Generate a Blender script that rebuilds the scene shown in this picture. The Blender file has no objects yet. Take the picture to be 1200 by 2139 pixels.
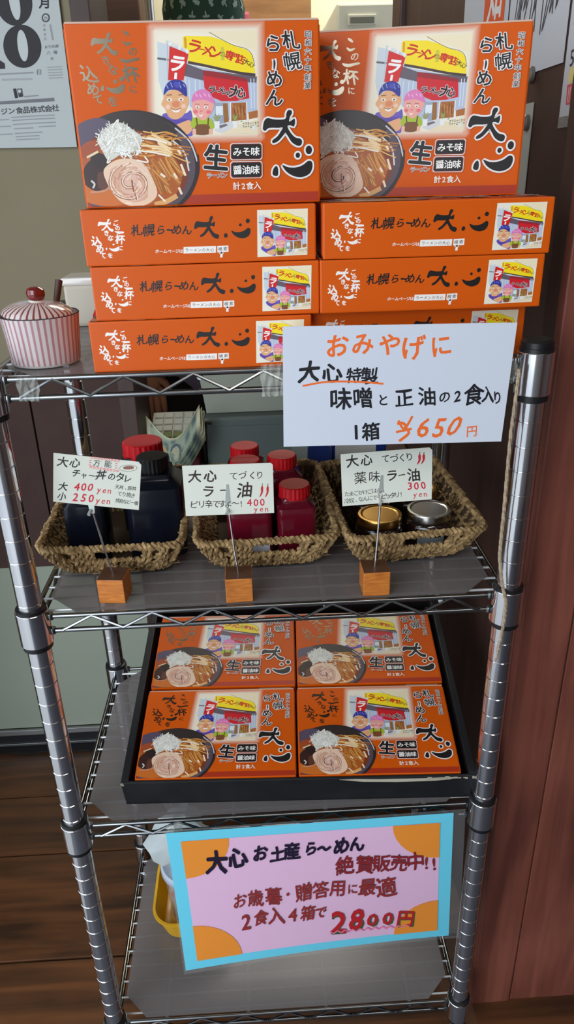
import bpy, bmesh, math, random
import numpy as np
from mathutils import Vector, Matrix
PI = math.pi
rnd = random.Random(7)
S = bpy.context.scene
COL = S.collection

# ---------------------------------------------------------------- camera, world, lights, exposure
cam_d = bpy.data.cameras.new('camera'); cam = bpy.data.objects.new('camera', cam_d); COL.objects.link(cam)
S.camera = cam
cam_d.sensor_fit = 'HORIZONTAL'; cam_d.sensor_width = 36; cam_d.lens = 1525.05 / 1200 * 36
cam_d.clip_start = 0.02
def cam_axes(p, y, r):
    fw = Vector((math.sin(y)*math.cos(p), math.cos(y)*math.cos(p), -math.sin(p)))
    rt = Vector((math.cos(y), -math.sin(y), 0)); up = rt.cross(fw)
    c, s = math.cos(r), math.sin(r)
    return c*rt + s*up, -s*rt + c*up, fw
_r, _u, _f = cam_axes(0.4390, 0.0371, -0.0278)
cam.matrix_world = Matrix(((_r.x, _u.x, -_f.x, -0.0064), (_r.y, _u.y, -_f.y, -0.6621), (_r.z, _u.z, -_f.z, 1.2145), (0, 0, 0, 1)))

W = bpy.data.worlds.new('world'); S.world = W; W.use_nodes = True
wn = W.node_tree; bg = wn.nodes['Background']
bg.inputs[0].default_value = (0.78, 0.88, 1.0, 1); bg.inputs[1].default_value = 2.2
def area(name, loc, target, size, power, color, sy=None):
    d = bpy.data.lights.new(name, 'AREA'); o = bpy.data.objects.new(name, d); COL.objects.link(o)
    d.energy = power; d.color = color; d.shape = 'RECTANGLE'; d.size = size; d.size_y = sy or size
    o.location = loc; o.rotation_euler = (Vector(target) - Vector(loc)).to_track_quat('-Z', 'Y').to_euler()
    return o
area('shopfront_daylight', (-1.3, -2.0, 1.45), (-0.1, 0.1, 0.9), 1.55, 36, (0.88, 0.95, 1.0), 1.9)
area('kitchen_fluorescent', (0.15, 1.75, 2.36), (0.15, 1.75, 0), 1.2, 26, (1.0, 0.95, 0.84), 0.25)
area('added_front_fill', (0.35, -1.25, 2.4), (0.30, -1.15, 0), 1.2, 9, (1.0, 0.96, 0.9), 0.25)  # added unseen fill above and behind the camera, brightens front and upward faces
vs = S.view_settings
vs.view_transform = 'Standard'; vs.look = 'None'; vs.exposure = -0.14; vs.gamma = 1; vs.use_curve_mapping = False

# ---------------------------------------------------------------- materials
def lin(c, k=1.0):
    out = []
    for v in c[:3]:
        v = v / 255
        v = v/12.92 if v <= 0.04045 else ((v+0.055)/1.055)**2.4
        out.append(min(v*k, 0.92))
    return out
def mat(name, rgb, rough=0.5, metal=0.0, coat=0.0, spec=0.5, k=1.0, noise=None, bump=0.0, bscale=60, alpha=1.0, trans=0.0, ior=1.45):
    m = bpy.data.materials.new(name); m.use_nodes = True
    nt = m.node_tree; b = nt.nodes['Principled BSDF']
    c = (*lin(rgb, k), 1)
    b.inputs['Base Color'].default_value = c
    b.inputs['Roughness'].default_value = rough; b.inputs['Metallic'].default_value = metal
    b.inputs['Coat Weight'].default_value = coat; b.inputs['Coat Roughness'].default_value = 0.12
    b.inputs['Specular IOR Level'].default_value = spec
    b.inputs['Alpha'].default_value = alpha; b.inputs['Transmission Weight'].default_value = trans; b.inputs['IOR'].default_value = ior
    if noise or bump:
        tc = nt.nodes.new('ShaderNodeTexCoord'); nz = nt.nodes.new('ShaderNodeTexNoise')
        nz.inputs['Scale'].default_value = bscale; nz.inputs['Detail'].default_value = 4
        nt.links.new(tc.outputs['Object'], nz.inputs['Vector'])
        if noise:
            mx = nt.nodes.new('ShaderNodeMix'); mx.data_type = 'RGBA'
            mx.inputs[6].default_value = c; mx.inputs[7].default_value = (*lin(noise, k), 1)
            rp = nt.nodes.new('ShaderNodeMapRange'); rp.inputs[1].default_value = 0.35; rp.inputs[2].default_value = 0.7
            nt.links.new(nz.outputs['Fac'], rp.inputs[0]); nt.links.new(rp.outputs[0], mx.inputs[0])
            nt.links.new(mx.outputs[2], b.inputs['Base Color'])
        if bump:
            bp = nt.nodes.new('ShaderNodeBump'); bp.inputs['Strength'].default_value = bump; bp.inputs['Distance'].default_value = 0.002
            nt.links.new(nz.outputs['Fac'], bp.inputs['Height']); nt.links.new(bp.outputs['Normal'], b.inputs['Normal'])
    return m
def wood(name, ca, cb, axis='Z', stretch=14, scale=9, rough=0.5, coat=0.0, bump=0.25, rnd_obj=0.25):
    m = bpy.data.materials.new(name); m.use_nodes = True; nt = m.node_tree; b = nt.nodes['Principled BSDF']
    tc = nt.nodes.new('ShaderNodeTexCoord'); mp = nt.nodes.new('ShaderNodeMapping')
    sc = [scale*stretch]*3; sc['XYZ'.index(axis)] = scale
    mp.inputs['Scale'].default_value = sc
    oi = nt.nodes.new('ShaderNodeObjectInfo'); ad = nt.nodes.new('ShaderNodeVectorMath'); ad.operation = 'ADD'
    cm = nt.nodes.new('ShaderNodeCombineXYZ'); ml = nt.nodes.new('ShaderNodeMath'); ml.operation = 'MULTIPLY'; ml.inputs[1].default_value = 40
    nt.links.new(oi.outputs['Random'], ml.inputs[0]); nt.links.new(ml.outputs[0], cm.inputs[0]); nt.links.new(ml.outputs[0], cm.inputs[2])
    nt.links.new(tc.outputs['Object'], mp.inputs['Vector']); nt.links.new(mp.outputs[0], ad.inputs[0]); nt.links.new(cm.outputs[0], ad.inputs[1])
    nz = nt.nodes.new('ShaderNodeTexNoise'); nz.inputs['Scale'].default_value = 1; nz.inputs['Detail'].default_value = 7; nz.inputs['Distortion'].default_value = 0.6
    nt.links.new(ad.outputs[0], nz.inputs['Vector'])
    n2 = nt.nodes.new('ShaderNodeTexNoise'); n2.inputs['Scale'].default_value = 5; n2.inputs['Detail'].default_value = 3
    nt.links.new(tc.outputs['Object'], n2.inputs['Vector'])
    mx0 = nt.nodes.new('ShaderNodeMath'); mx0.operation = 'MULTIPLY_ADD'; mx0.inputs[1].default_value = 0.5
    nt.links.new(n2.outputs['Fac'], mx0.inputs[0]); nt.links.new(nz.outputs['Fac'], mx0.inputs[2])
    rp = nt.nodes.new('ShaderNodeMapRange'); rp.inputs[1].default_value = 0.55; rp.inputs[2].default_value = 1.0
    nt.links.new(mx0.outputs[0], rp.inputs[0])
    mx = nt.nodes.new('ShaderNodeMix'); mx.data_type = 'RGBA'
    mx.inputs[6].default_value = (*lin(ca), 1); mx.inputs[7].default_value = (*lin(cb), 1)
    nt.links.new(rp.outputs[0], mx.inputs[0])
    hs = nt.nodes.new('ShaderNodeHueSaturation'); mr = nt.nodes.new('ShaderNodeMapRange')
    mr.inputs[3].default_value = 1-rnd_obj; mr.inputs[4].default_value = 1+rnd_obj
    nt.links.new(oi.outputs['Random'], mr.inputs[0]); nt.links.new(mr.outputs[0], hs.inputs['Value']); nt.links.new(mx.outputs[2], hs.inputs['Color'])
    nt.links.new(hs.outputs[0], b.inputs['Base Color'])
    bp = nt.nodes.new('ShaderNodeBump'); bp.inputs['Strength'].default_value = bump; bp.inputs['Distance'].default_value = 0.001
    nt.links.new(nz.outputs['Fac'], bp.inputs['Height']); nt.links.new(bp.outputs['Normal'], b.inputs['Normal'])
    b.inputs['Roughness'].default_value = rough; b.inputs['Coat Weight'].default_value = coat; b.inputs['Coat Roughness'].default_value = 0.25
    return m
def print_mat(name, rough=0.4, coat=0.3, metal=0.0, bump=0.0):
    m = bpy.data.materials.new(name); m.use_nodes = True; nt = m.node_tree; b = nt.nodes['Principled BSDF']
    a = nt.nodes.new('ShaderNodeAttribute'); a.attribute_name = 'Col'
    nt.links.new(a.outputs['Color'], b.inputs['Base Color'])
    b.inputs['Roughness'].default_value = rough; b.inputs['Coat Weight'].default_value = coat; b.inputs['Coat Roughness'].default_value = 0.18
    b.inputs['Metallic'].default_value = metal
    return m
def stripes(name, ca, cb, n, rough=0.15, width=0.45):
    m = bpy.data.materials.new(name); m.use_nodes = True; nt = m.node_tree; b = nt.nodes['Principled BSDF']
    tc = nt.nodes.new('ShaderNodeTexCoord'); sx = nt.nodes.new('ShaderNodeSeparateXYZ'); nt.links.new(tc.outputs['Object'], sx.inputs[0])
    at = nt.nodes.new('ShaderNodeMath'); at.operation = 'ARCTAN2'; nt.links.new(sx.outputs[1], at.inputs[0]); nt.links.new(sx.outputs[0], at.inputs[1])
    mu = nt.nodes.new('ShaderNodeMath'); mu.operation = 'MULTIPLY'; mu.inputs[1].default_value = n; nt.links.new(at.outputs[0], mu.inputs[0])
    si = nt.nodes.new('ShaderNodeMath'); si.operation = 'SINE'; nt.links.new(mu.outputs[0], si.inputs[0])
    rp = nt.nodes.new('ShaderNodeMapRange'); rp.inputs[1].default_value = 1-2*width-0.25; rp.inputs[2].default_value = 1-2*width+0.25; nt.links.new(si.outputs[0], rp.inputs[0])
    mx = nt.nodes.new('ShaderNodeMix'); mx.data_type = 'RGBA'; mx.inputs[6].default_value = (*lin(ca), 1); mx.inputs[7].default_value = (*lin(cb), 1)
    nt.links.new(rp.outputs[0], mx.inputs[0]); nt.links.new(mx.outputs[2], b.inputs['Base Color'])
    b.inputs['Roughness'].default_value = rough; b.inputs['Coat Weight'].default_value = 0.5; b.inputs['Coat Roughness'].default_value = 0.05
    return m
def sheet_mat(name, rgb, opacity, rough=0.35):
    m = bpy.data.materials.new(name); m.use_nodes = True; nt = m.node_tree; b = nt.nodes['Principled BSDF']
    b.inputs['Base Color'].default_value = (*lin(rgb), 1); b.inputs['Roughness'].default_value = rough; b.inputs['Alpha'].default_value = opacity
    return m

M = dict(
    chrome=mat('chrome', (228, 228, 232), 0.15, 1.0),
    chrome_dull=mat('dull_chrome', (176, 176, 178), 0.28, 1.0),
    rail_steel=mat('rail_steel', (138, 140, 142), 0.2, 1.0),
    black_plastic=mat('black_plastic', (22, 22, 24), 0.4),
    mat_sheet=sheet_mat('translucent_mat', (126, 121, 121), 0.62, 0.25),
    orange=mat('orange_carton', (204, 84, 2), 0.45, coat=0.12, spec=0.3, k=1.05),
    paper_edge=mat('carton_edge', (205, 170, 150), 0.6),
    printed=print_mat('printed_carton', 0.42, 0.15),
    paper=print_mat('printed_paper', 0.6, 0.0),
    laminated=print_mat('laminated_paper', 0.35, 0.25),
    foil=mat('hot_stamped_foil', (160, 148, 128), 0.2, 1.0),
    black_card=mat('black_card', (20, 21, 24), 0.5, noise=(30, 31, 34), bscale=30),
    raw_card=mat('raw_card', (190, 180, 160), 0.8),
    seagrass=mat('seagrass', (176, 146, 100), 0.75, noise=(108, 82, 48), bscale=130, bump=0.3),
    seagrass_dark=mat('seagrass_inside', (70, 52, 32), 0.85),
    cube=wood('card_stand_wood', (166, 90, 26), (204, 126, 50), 'X', 6, 60, 0.5, 0.1),
    cube_top=mat('dark_end_grain', (84, 52, 34), 0.5),
    red_cap=mat('red_cap', (196, 14, 26), 0.38, k=1.1),
    red_oil=mat('chili_oil', (104, 14, 34), 0.12, spec=0.6, coat=0.6),
    oil_clear=sheet_mat('clear_bottle', (150, 70, 80), 0.35, 0.08),
    soy=mat('soy_sauce_bottle', (16, 20, 32), 0.2, spec=0.5),
    black_cap=mat('black_cap', (16, 16, 18), 0.45),
    wire_light=mat('bright_wire', (205, 208, 210), 0.35, 0.35),
    clip_metal=mat('clip_metal', (205, 210, 206), 0.35, 0.55),
    gold_lid=mat('gold_lid', (196, 152, 84), 0.25, 1.0),
    silver_lid=mat('silver_lid', (180, 178, 174), 0.25, 1.0),
    jar=mat('dark_jar', (30, 18, 16), 0.08, spec=0.7, coat=0.8),
    jar_paper=mat('jar_paper', (120, 128, 132), 0.6),
    label_w=mat('white_label', (205, 212, 222), 0.5),
    khaki=mat('khaki_wall', (145, 136, 112), 0.85, noise=(140, 130, 106), bscale=6, bump=0.06),
    wainscot=mat('brown_boards', (76, 58, 53), 0.65, spec=0.2, noise=(70, 53, 49), bscale=20),
    beige=mat('beige_panel', (158, 166, 150), 0.6, noise=(153, 161, 145), bscale=5),
    alu=mat('aluminium_trim', (170, 172, 172), 0.35, 0.9),
    dark_base=mat('dark_mastic', (26, 24, 26), 0.8),
    plank=wood('floor_planks', (54, 33, 18), (108, 66, 36), 'X', 12, 3.2, 0.38, 0.2, 0.3, 0.3),
    pillar=wood('pillar_boards', (92, 46, 36), (140, 80, 64), 'Z', 16, 2.6, 0.5, 0.05, 0.3, 0.08),
    dark_wall=wood('dark_panel_wall', (56, 36, 30), (76, 50, 42), 'Z', 14, 2.5, 0.5, 0.0, 0.2, 0.05),
    ceiling=mat('ceiling', (150, 138, 120), 0.9),
    concrete=mat('grey_entrance_floor', (72, 72, 80), 0.5, noise=(66, 66, 72), bscale=12),
    reflector_ground=mat('pale_reflector_ground', (176, 176, 174), 0.85, noise=(166, 166, 164), bscale=8),
    front_wall=mat('grey_front_wall', (150, 148, 146), 0.8),
    cream=mat('cream_wall', (214, 208, 180), 0.8),
    fridge=mat('cream_fridge', (212, 212, 192), 0.4),
    greyplate=mat('grey_plate', (120, 122, 108), 0.4),
    woodshelf=wood('kitchen_shelf', (110, 78, 46), (140, 104, 64), 'X', 10, 4),
    counter=wood('counter_wood', (62, 42, 34), (84, 58, 46), 'X', 12, 3),
    reg_light=mat('light_grey_plastic', (150, 156, 142), 0.5),
    reg_dark=mat('grey_green_plastic', (92, 102, 98), 0.45),
    keys=mat('white_keys', (216, 220, 208), 0.5),
    green_key=mat('green_keys', (110, 130, 40), 0.5),
    maroon=mat('maroon_tray', (96, 16, 28), 0.5),
    skin=mat('skin', (206, 150, 122), 0.55),
    purple=mat('purple_cloth', (116, 104, 132), 0.85),
    apron=mat('black_apron', (34, 30, 36), 0.85),
    bandana=mat('green_bandana', (44, 74, 58), 0.85),
    hair=mat('black_hair', (26, 22, 20), 0.5),
    eye=mat('eye_white', (220, 214, 206), 0.3), iris=mat('dark_iris', (30, 20, 16), 0.2), lips=mat('lips', (164, 92, 84), 0.5),
    twine=mat('twine', (178, 158, 134), 0.8, noise=(140, 120, 98), bscale=300),
    tape=sheet_mat('clear_tape', (205, 208, 200), 0.28, 0.08),
    film=sheet_mat('laminate_film', (205, 208, 210), 0.12, 0.08),
    pot=stripes('striped_porcelain', (206, 198, 198), (178, 128, 132), 40, 0.14, 0.36),
    lid=stripes('striped_lid', (204, 192, 188), (126, 62, 62), 34, 0.14, 0.26),
    porcelain=mat('white_porcelain', (214, 210, 202), 0.14, coat=0.5),
    knob=mat('red_brown_glaze', (110, 26, 24), 0.08, coat=0.8),
    spoon=mat('brown_spoon', (70, 44, 36), 0.4),
    red_plastic=mat('red_plastic', (200, 34, 30), 0.4),
    offwhite=mat('offwhite_plastic', (188, 182, 166), 0.5),
    yellow=mat('yellow_plastic', (236, 178, 24), 0.3, coat=0.2),
    clearcup=sheet_mat('clear_cup', (190, 190, 186), 0.4, 0.1),
    bluelid=mat('pale_lid', (186, 198, 214), 0.35),
    bag=sheet_mat('white_plastic_bag', (214, 222, 222), 0.72, 0.3),
    candy_red=mat('red_wrap', (190, 40, 40), 0.35), candy_green=mat('green_wrap', (96, 176, 96), 0.35), candy_purple=mat('purple_wrap', (120, 50, 76), 0.35),
    blue=mat('blue_packet', (24, 52, 124), 0.35), pink=mat('pink_cloth', (176, 84, 100), 0.7),
    magnet=mat('grey_magnet', (110, 108, 100), 0.4),
    plate_dark=mat('dark_bracket', (28, 24, 22), 0.6),
)

# ---------------------------------------------------------------- mesh helpers
class MB:
    def __init__(s): s.v = []; s.f = []
    def add(s, v, f):
        n = len(s.v); s.v += [tuple(p) for p in v]; s.f += [tuple(i+n for i in q) for q in f]; return s
    def box(s, x0, x1, y0, y1, z0, z1, b=0.0):
        if b <= 0:
            v = [(x, y, z) for x in (x0, x1) for y in (y0, y1) for z in (z0, z1)]
            return s.add(v, [(0, 1, 3, 2), (4, 6, 7, 5), (0, 4, 5, 1), (2, 3, 7, 6), (0, 2, 6, 4), (1, 5, 7, 3)])
        bm = bmesh.new(); bmesh.ops.create_cube(bm, size=1)
        for q in bm.verts: q.co = Vector(((x0+x1)/2+q.co.x*(x1-x0), (y0+y1)/2+q.co.y*(y1-y0), (z0+z1)/2+q.co.z*(z1-z0)))
        bmesh.ops.bevel(bm, geom=list(bm.edges), offset=b, segments=2, affect='EDGES', profile=0.6)
        bm.verts.index_update(); bm.verts.ensure_lookup_table()
        s.add([q.co[:] for q in bm.verts], [[q.index for q in f.verts] for f in bm.faces]); bm.free(); return s
    def tube(s, pts, r, n=8, caps=True, closed=False):
        pts = [Vector(p) for p in pts]; N = len(pts); rs = r if isinstance(r, (list, tuple)) else [r]*N
        t0 = (pts[1]-pts[0]).normalized(); up = Vector((0, 0, 1)) if abs(t0.z) < 0.9 else Vector((1, 0, 0))
        u = t0.cross(up).normalized(); v = []
        for i, p in enumerate(pts):
            a = pts[(i-1) % N] if (closed or i) else p; c = pts[(i+1) % N] if (closed or i < N-1) else p
            t = (c-a).normalized(); u = (u - t*u.dot(t)).normalized(); w = t.cross(u)
            for k in range(n):
                an = 2*PI*k/n; v.append(p + (u*math.cos(an)+w*math.sin(an))*rs[i])
        f = []
        for i in range(N if closed else N-1):
            j = (i+1) % N
            for k in range(n): f.append((i*n+k, i*n+(k+1) % n, j*n+(k+1) % n, j*n+k))
        if caps and not closed: f.append(tuple(range(n))[::-1]); f.append(tuple((N-1)*n+k for k in range(n)))
        return s.add(v, f)
    def lathe(s, prof, n=24, c=(0, 0, 0), caps=True):
        v = []; f = []
        for (r, z) in prof:
            for k in range(n): a = 2*PI*k/n; v.append((c[0]+r*math.cos(a), c[1]+r*math.sin(a), c[2]+z))
        for i in range(len(prof)-1):
            for k in range(n): f.append((i*n+k, i*n+(k+1) % n, (i+1)*n+(k+1) % n, (i+1)*n+k))
        if caps: f.append(tuple(range(n))[::-1]); f.append(tuple((len(prof)-1)*n+k for k in range(n)))
        return s.add(v, f)
    def prism(s, poly, y0, y1):   # polygon in xz, thickness in y
        n = len(poly); v = [(x, y0, z) for x, z in poly]+[(x, y1, z) for x, z in poly]
        f = [tuple(range(n)), tuple(range(2*n-1, n-1, -1))]+[(i, i+n, (i+1) % n+n, (i+1) % n) for i in range(n)]
        return s.add(v, f)
    def slab(s, poly, z0, z1):
        n = len(poly); v = [(x, y, z0) for x, y in poly]+[(x, y, z1) for x, y in poly]
        f = [tuple(range(n))[::-1], tuple(range(n, 2*n))]+[(i, (i+1) % n, (i+1) % n+n, i+n) for i in range(n)]
        return s.add(v, f)
    def sq_lathe(s, prof, c=(0, 0, 0), corner=0.25, n=6):   # rounded-square section; prof: (half width, z)
        rings = []
        for (h, z) in prof:
            r = h*corner if corner <= 1 else h; q = []
            for (sx, sy, a0) in ((1, 1, 0), (-1, 1, PI/2), (-1, -1, PI), (1, -1, 1.5*PI)):
                for k in range(n):
                    a = a0+PI/2*k/(n-1); q.append((c[0]+sx*(h-r)+r*math.cos(a), c[1]+sy*(h-r)+r*math.sin(a), c[2]+z))
            rings.append(q)
        m = 4*n; v = [p for q in rings for p in q]; f = []
        for i in range(len(prof)-1):
            for k in range(m): f.append((i*m+k, i*m+(k+1) % m, (i+1)*m+(k+1) % m, (i+1)*m+k))
        f.append(tuple(range(m))[::-1]); f.append(tuple((len(prof)-1)*m+k for k in range(m)))
        return s.add(v, f)
    def data(s, name, m, smooth=False):
        me = bpy.data.meshes.new(name); me.from_pydata(s.v, [], s.f); me.update()
        bm = bmesh.new(); bm.from_mesh(me); bmesh.ops.recalc_face_normals(bm, faces=bm.faces); bm.to_mesh(me); bm.free()
        if m: me.materials.append(m)
        if smooth:
            me.polygons.foreach_set('use_smooth', [True]*len(me.polygons))
            me.set_sharp_from_angle(angle=math.radians(38))
        return me
    def build(s, name, m, parent=None, smooth=False): return link(name, s.data(name, m, smooth), parent)
def link(name, me, parent=None):
    o = bpy.data.objects.new(name, me); COL.objects.link(o)
    if parent: o.parent = parent
    return o
def empty(name, loc=(0, 0, 0), rot=(0, 0, 0)):
    o = bpy.data.objects.new(name, None); COL.objects.link(o); o.location = loc; o.rotation_euler = rot
    o.empty_display_size = 0.02; return o
def tag(o, label=None, cat=None, group=None, kind=None):
    if label: o['label'] = label
    if cat: o['category'] = cat
    if group: o['group'] = group
    if kind: o['kind'] = kind
    return o
def copy_tree(o, parent=None):
    c = o.copy(); COL.objects.link(c); c.parent = parent
    for ch in [q for q in bpy.data.objects if q.parent == o]: copy_tree(ch, c)
    return c

# ---------------------------------------------------------------- flat print: polygons, ribbons and glyphs laid on a sheet
_gl = {}
def glyph(ch):
    key = ch
    if key in _gl: return _gl[key]
    c = bpy.data.curves.new('g', 'FONT'); c.body = ch; c.size = 1; c.resolution_u = 2; c.fill_mode = 'FRONT'
    o = bpy.data.objects.new('g', c); me = o.to_mesh()
    v = [q.co[:2] for q in me.vertices]; f = [tuple(p.vertices) for p in me.polygons]
    o.to_mesh_clear(); bpy.data.objects.remove(o); bpy.data.curves.remove(c)
    if v:
        xs = [p[0] for p in v]; cx = (min(xs)+max(xs))/2
        v = [(p[0]-cx, p[1]-0.38) for p in v]
    _gl[key] = (v, f); return _gl[key]
def homog(src, dst):
    A = []; b = []
    for (x, y), (u, v) in zip(src, dst):
        A.append([x, y, 1, 0, 0, 0, -u*x, -u*y]); b.append(u); A.append([0, 0, 0, x, y, 1, -v*x, -v*y]); b.append(v)
    return np.append(np.linalg.solve(np.array(A, float), np.array(b, float)), 1).reshape(3, 3)
def smooth_line(p, closed=False, k=4):
    n = len(p); out = []
    for i in range(n if closed else n-1):
        g = lambda j: p[j % n] if closed else p[max(0, min(n-1, j))]
        a, b, c, d = g(i-1), g(i), g(i+1), g(i+2)
        for q in range(k):
            t = q/k
            out.append(tuple(0.5*(2*b[m]+(c[m]-a[m])*t+(2*a[m]-5*b[m]+4*c[m]-d[m])*t*t+(3*b[m]-a[m]-3*c[m]+d[m])*t**3) for m in (0, 1)))
    if not closed: out.append(tuple(p[-1]))
    return out
def clip_poly(p, x0, y0, x1, y1):
    def cut(p, ins, it):
        out = []
        for i in range(len(p)):
            a, b = p[i-1], p[i]
            if ins(b):
                if not ins(a): out.append(it(a, b))
                out.append(b)
            elif ins(a): out.append(it(a, b))
        return out
    def ix(x): return lambda a, b: (x, a[1]+(b[1]-a[1])*(x-a[0])/(b[0]-a[0]))
    def iy(y): return lambda a, b: (a[0]+(b[0]-a[0])*(y-a[1])/(b[1]-a[1]), y)
    for ins, it in ((lambda q: q[0] >= x0, ix(x0)), (lambda q: q[0] <= x1, ix(x1)), (lambda q: q[1] >= y0, iy(y0)), (lambda q: q[1] <= y1, iy(y1))):
        if p: p = cut(p, ins, it)
    return p
class Art:
    def __init__(s, H, eps=0.00006, aff=(0, 0, 1)):
        s.H = H; s.eps = eps; s.v = []; s.f = []; s.c = []; s.aff = aff; s.layer = 1.0; s.clip = None; s.post = None; s.bend = None
        s.rnd = random.Random(3)
    def at(s, ox, oy, sc): s.aff = (ox, oy, sc); return s
    def P(s, p):
        x, y = s.aff[0]+p[0]/s.aff[2], s.aff[1]+p[1]/s.aff[2]
        if s.post is not None:
            w = s.post @ np.array([x, y, 1]); x, y = w[0]/w[2], w[1]/w[2]
        w = s.H @ np.array([x, y, 1]); return (w[0]/w[2], w[1]/w[2])
    def put(s, pts, faces, col, cols=None):
        n = len(s.v); s.layer += 0.02
        for i, q in enumerate(pts):
            s.v.append((q[0], q[1], s.layer*s.eps)); s.c.append(tuple(cols[i]) if cols else tuple(col))
        s.f += [tuple(i+n for i in f) for f in faces]
    def poly(s, pts, rgb, sm=False, k=1.05):
        if sm: pts = smooth_line(pts, True)
        q = [s.P(p) for p in pts]
        if s.clip: q = clip_poly(q, *s.clip)
        if len(q) > 2: s.put(q, [tuple(range(len(q)))], lin(rgb, k))
    def rect(s, x0, y0, x1, y1, rgb): s.poly([(x0, y0), (x1, y0), (x1, y1), (x0, y1)], rgb)
    def ell(s, cx, cy, rx, ry, rgb, rot=0, n=28, a0=0, a1=2*PI):
        c, d = math.cos(rot), math.sin(rot); pts = []
        for i in range(n):
            a = a0+(a1-a0)*i/(n if a1-a0 > 6.2 else n-1); x, y = rx*math.cos(a), ry*math.sin(a); pts.append((cx+x*c-y*d, cy+x*d+y*c))
        s.poly(pts, rgb)
    def line(s, pts, w, rgb, sm=True, closed=False, taper=False, k=4):
        if sm and len(pts) > 2: pts = smooth_line(pts, closed, k)
        n = len(pts); L = []; R = []
        for i, p in enumerate(pts):
            a = pts[(i-1) % n] if (closed or i) else p; b = pts[(i+1) % n] if (closed or i < n-1) else p
            dx, dy = b[0]-a[0], b[1]-a[1]; l = math.hypot(dx, dy) or 1
            h = w/2*((math.sin(PI*(i+0.35)/(n-0.3))*0.8+0.25) if taper else 1)
            L.append((p[0]-dy/l*h, p[1]+dx/l*h)); R.append((p[0]+dy/l*h, p[1]-dx/l*h))
        q = [s.P(p) for p in L]+[s.P(p) for p in R]; m = n if closed else n-1
        if s.clip:
            for i in range(m):
                j = (i+1) % n; z = clip_poly([q[i], q[j], q[n+j], q[n+i]], *s.clip)
                if len(z) > 2: s.layer -= 0.02; s.put(z, [tuple(range(len(z)))], lin(rgb, 1.05))
            s.layer += 0.02
            return
        s.put(q, [(i, (i+1) % n, n+(i+1) % n, n+i) for i in range(m)], lin(rgb, 1.05))
    def ch(s, c, x, y, size, rgb, bold=0.012, rot=0.0, shear=0.0, wob=0.03, sx=1.0, outline=None, ow=0.05):
        if outline: s._ch(c, x, y, size, outline, ow, rot, shear, wob, sx); s.rnd.seed(hash((c, int(x))) % 999)
        s._ch(c, x, y, size, rgb, bold, rot, shear, wob, sx)
    def _ch(s, c, x, y, size, rgb, bold, rot, shear, wob, sx):
        v, f = glyph(c)
        if not v: return
        r = random.Random(ord(c)*7+int(x)); a, b, p1, p2 = r.uniform(.6, 1), r.uniform(.6, 1), r.uniform(0, 6), r.uniform(0, 6); jr = r.uniform(-1, 1)*wob*1.2
        cr, sr = math.cos(rot+jr), math.sin(rot+jr); out = []
        for (gx, gy) in v:
            hx = gx+wob*a*math.sin(4*gy+p1)+shear*gy; hy = gy+wob*b*math.sin(4*gx+p2)
            hx *= sx; X = hx*cr-hy*sr; Y = hx*sr+hy*cr
            out.append(s.P((x+X*size, y-Y*size)))
        n = 1 if bold < 0.002 else (4 if bold < 0.012 else (6 if bold < 0.04 else 10)); P0 = s.P((x, y)); ex = np.array(s.P((x+size, y)))-np.array(P0); ey = np.array(s.P((x, y-size)))-np.array(P0)
        la = s.layer
        for k in range(n):
            a = 2*PI*(k+0.5)/n; d = (ex*math.cos(a)+ey*math.sin(a))*(bold if n > 1 else 0); s.layer = la-0.01+0.01*k; s.put([(p[0]+d[0], p[1]+d[1]) for p in out], f, lin(rgb, 1.05))
    def text(s, t, x0, y0, x1, y1, size, rgb, **k):    # chars spread evenly from first centre to last centre
        n = len(t)
        for i, c in enumerate(t):
            q = i/(n-1) if n > 1 else 0; s.ch(c, x0+(x1-x0)*q, y0+(y1-y0)*q, size, rgb, **k)
    def build(s, name, m, parent=None, frame='front'):
        me = bpy.data.meshes.new(name)
        v = s.v
        if s.bend: v = [s.bend(*p) for p in v]
        elif frame == 'front': v = [(x, -d, y) for x, y, d in v]       # sheet in the xz plane, print towards -y
        elif frame == 'top': v = [(x, y, d) for x, y, d in v]
        fs = []
        for f in s.f:
            q = [s.v[i] for i in f]; ar = sum(q[i-1][0]*q[i][1]-q[i][0]*q[i-1][1] for i in range(len(q))); fs.append(f if ar > 0 else f[::-1])
        me.from_pydata(v, [], fs); me.update()
        a = me.color_attributes.new('Col', 'FLOAT_COLOR', 'POINT')
        a.data.foreach_set('color', [q for c in s.c for q in (*c, 1.0)])
        me.materials.append(m)
        return link(name, me, parent)

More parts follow.
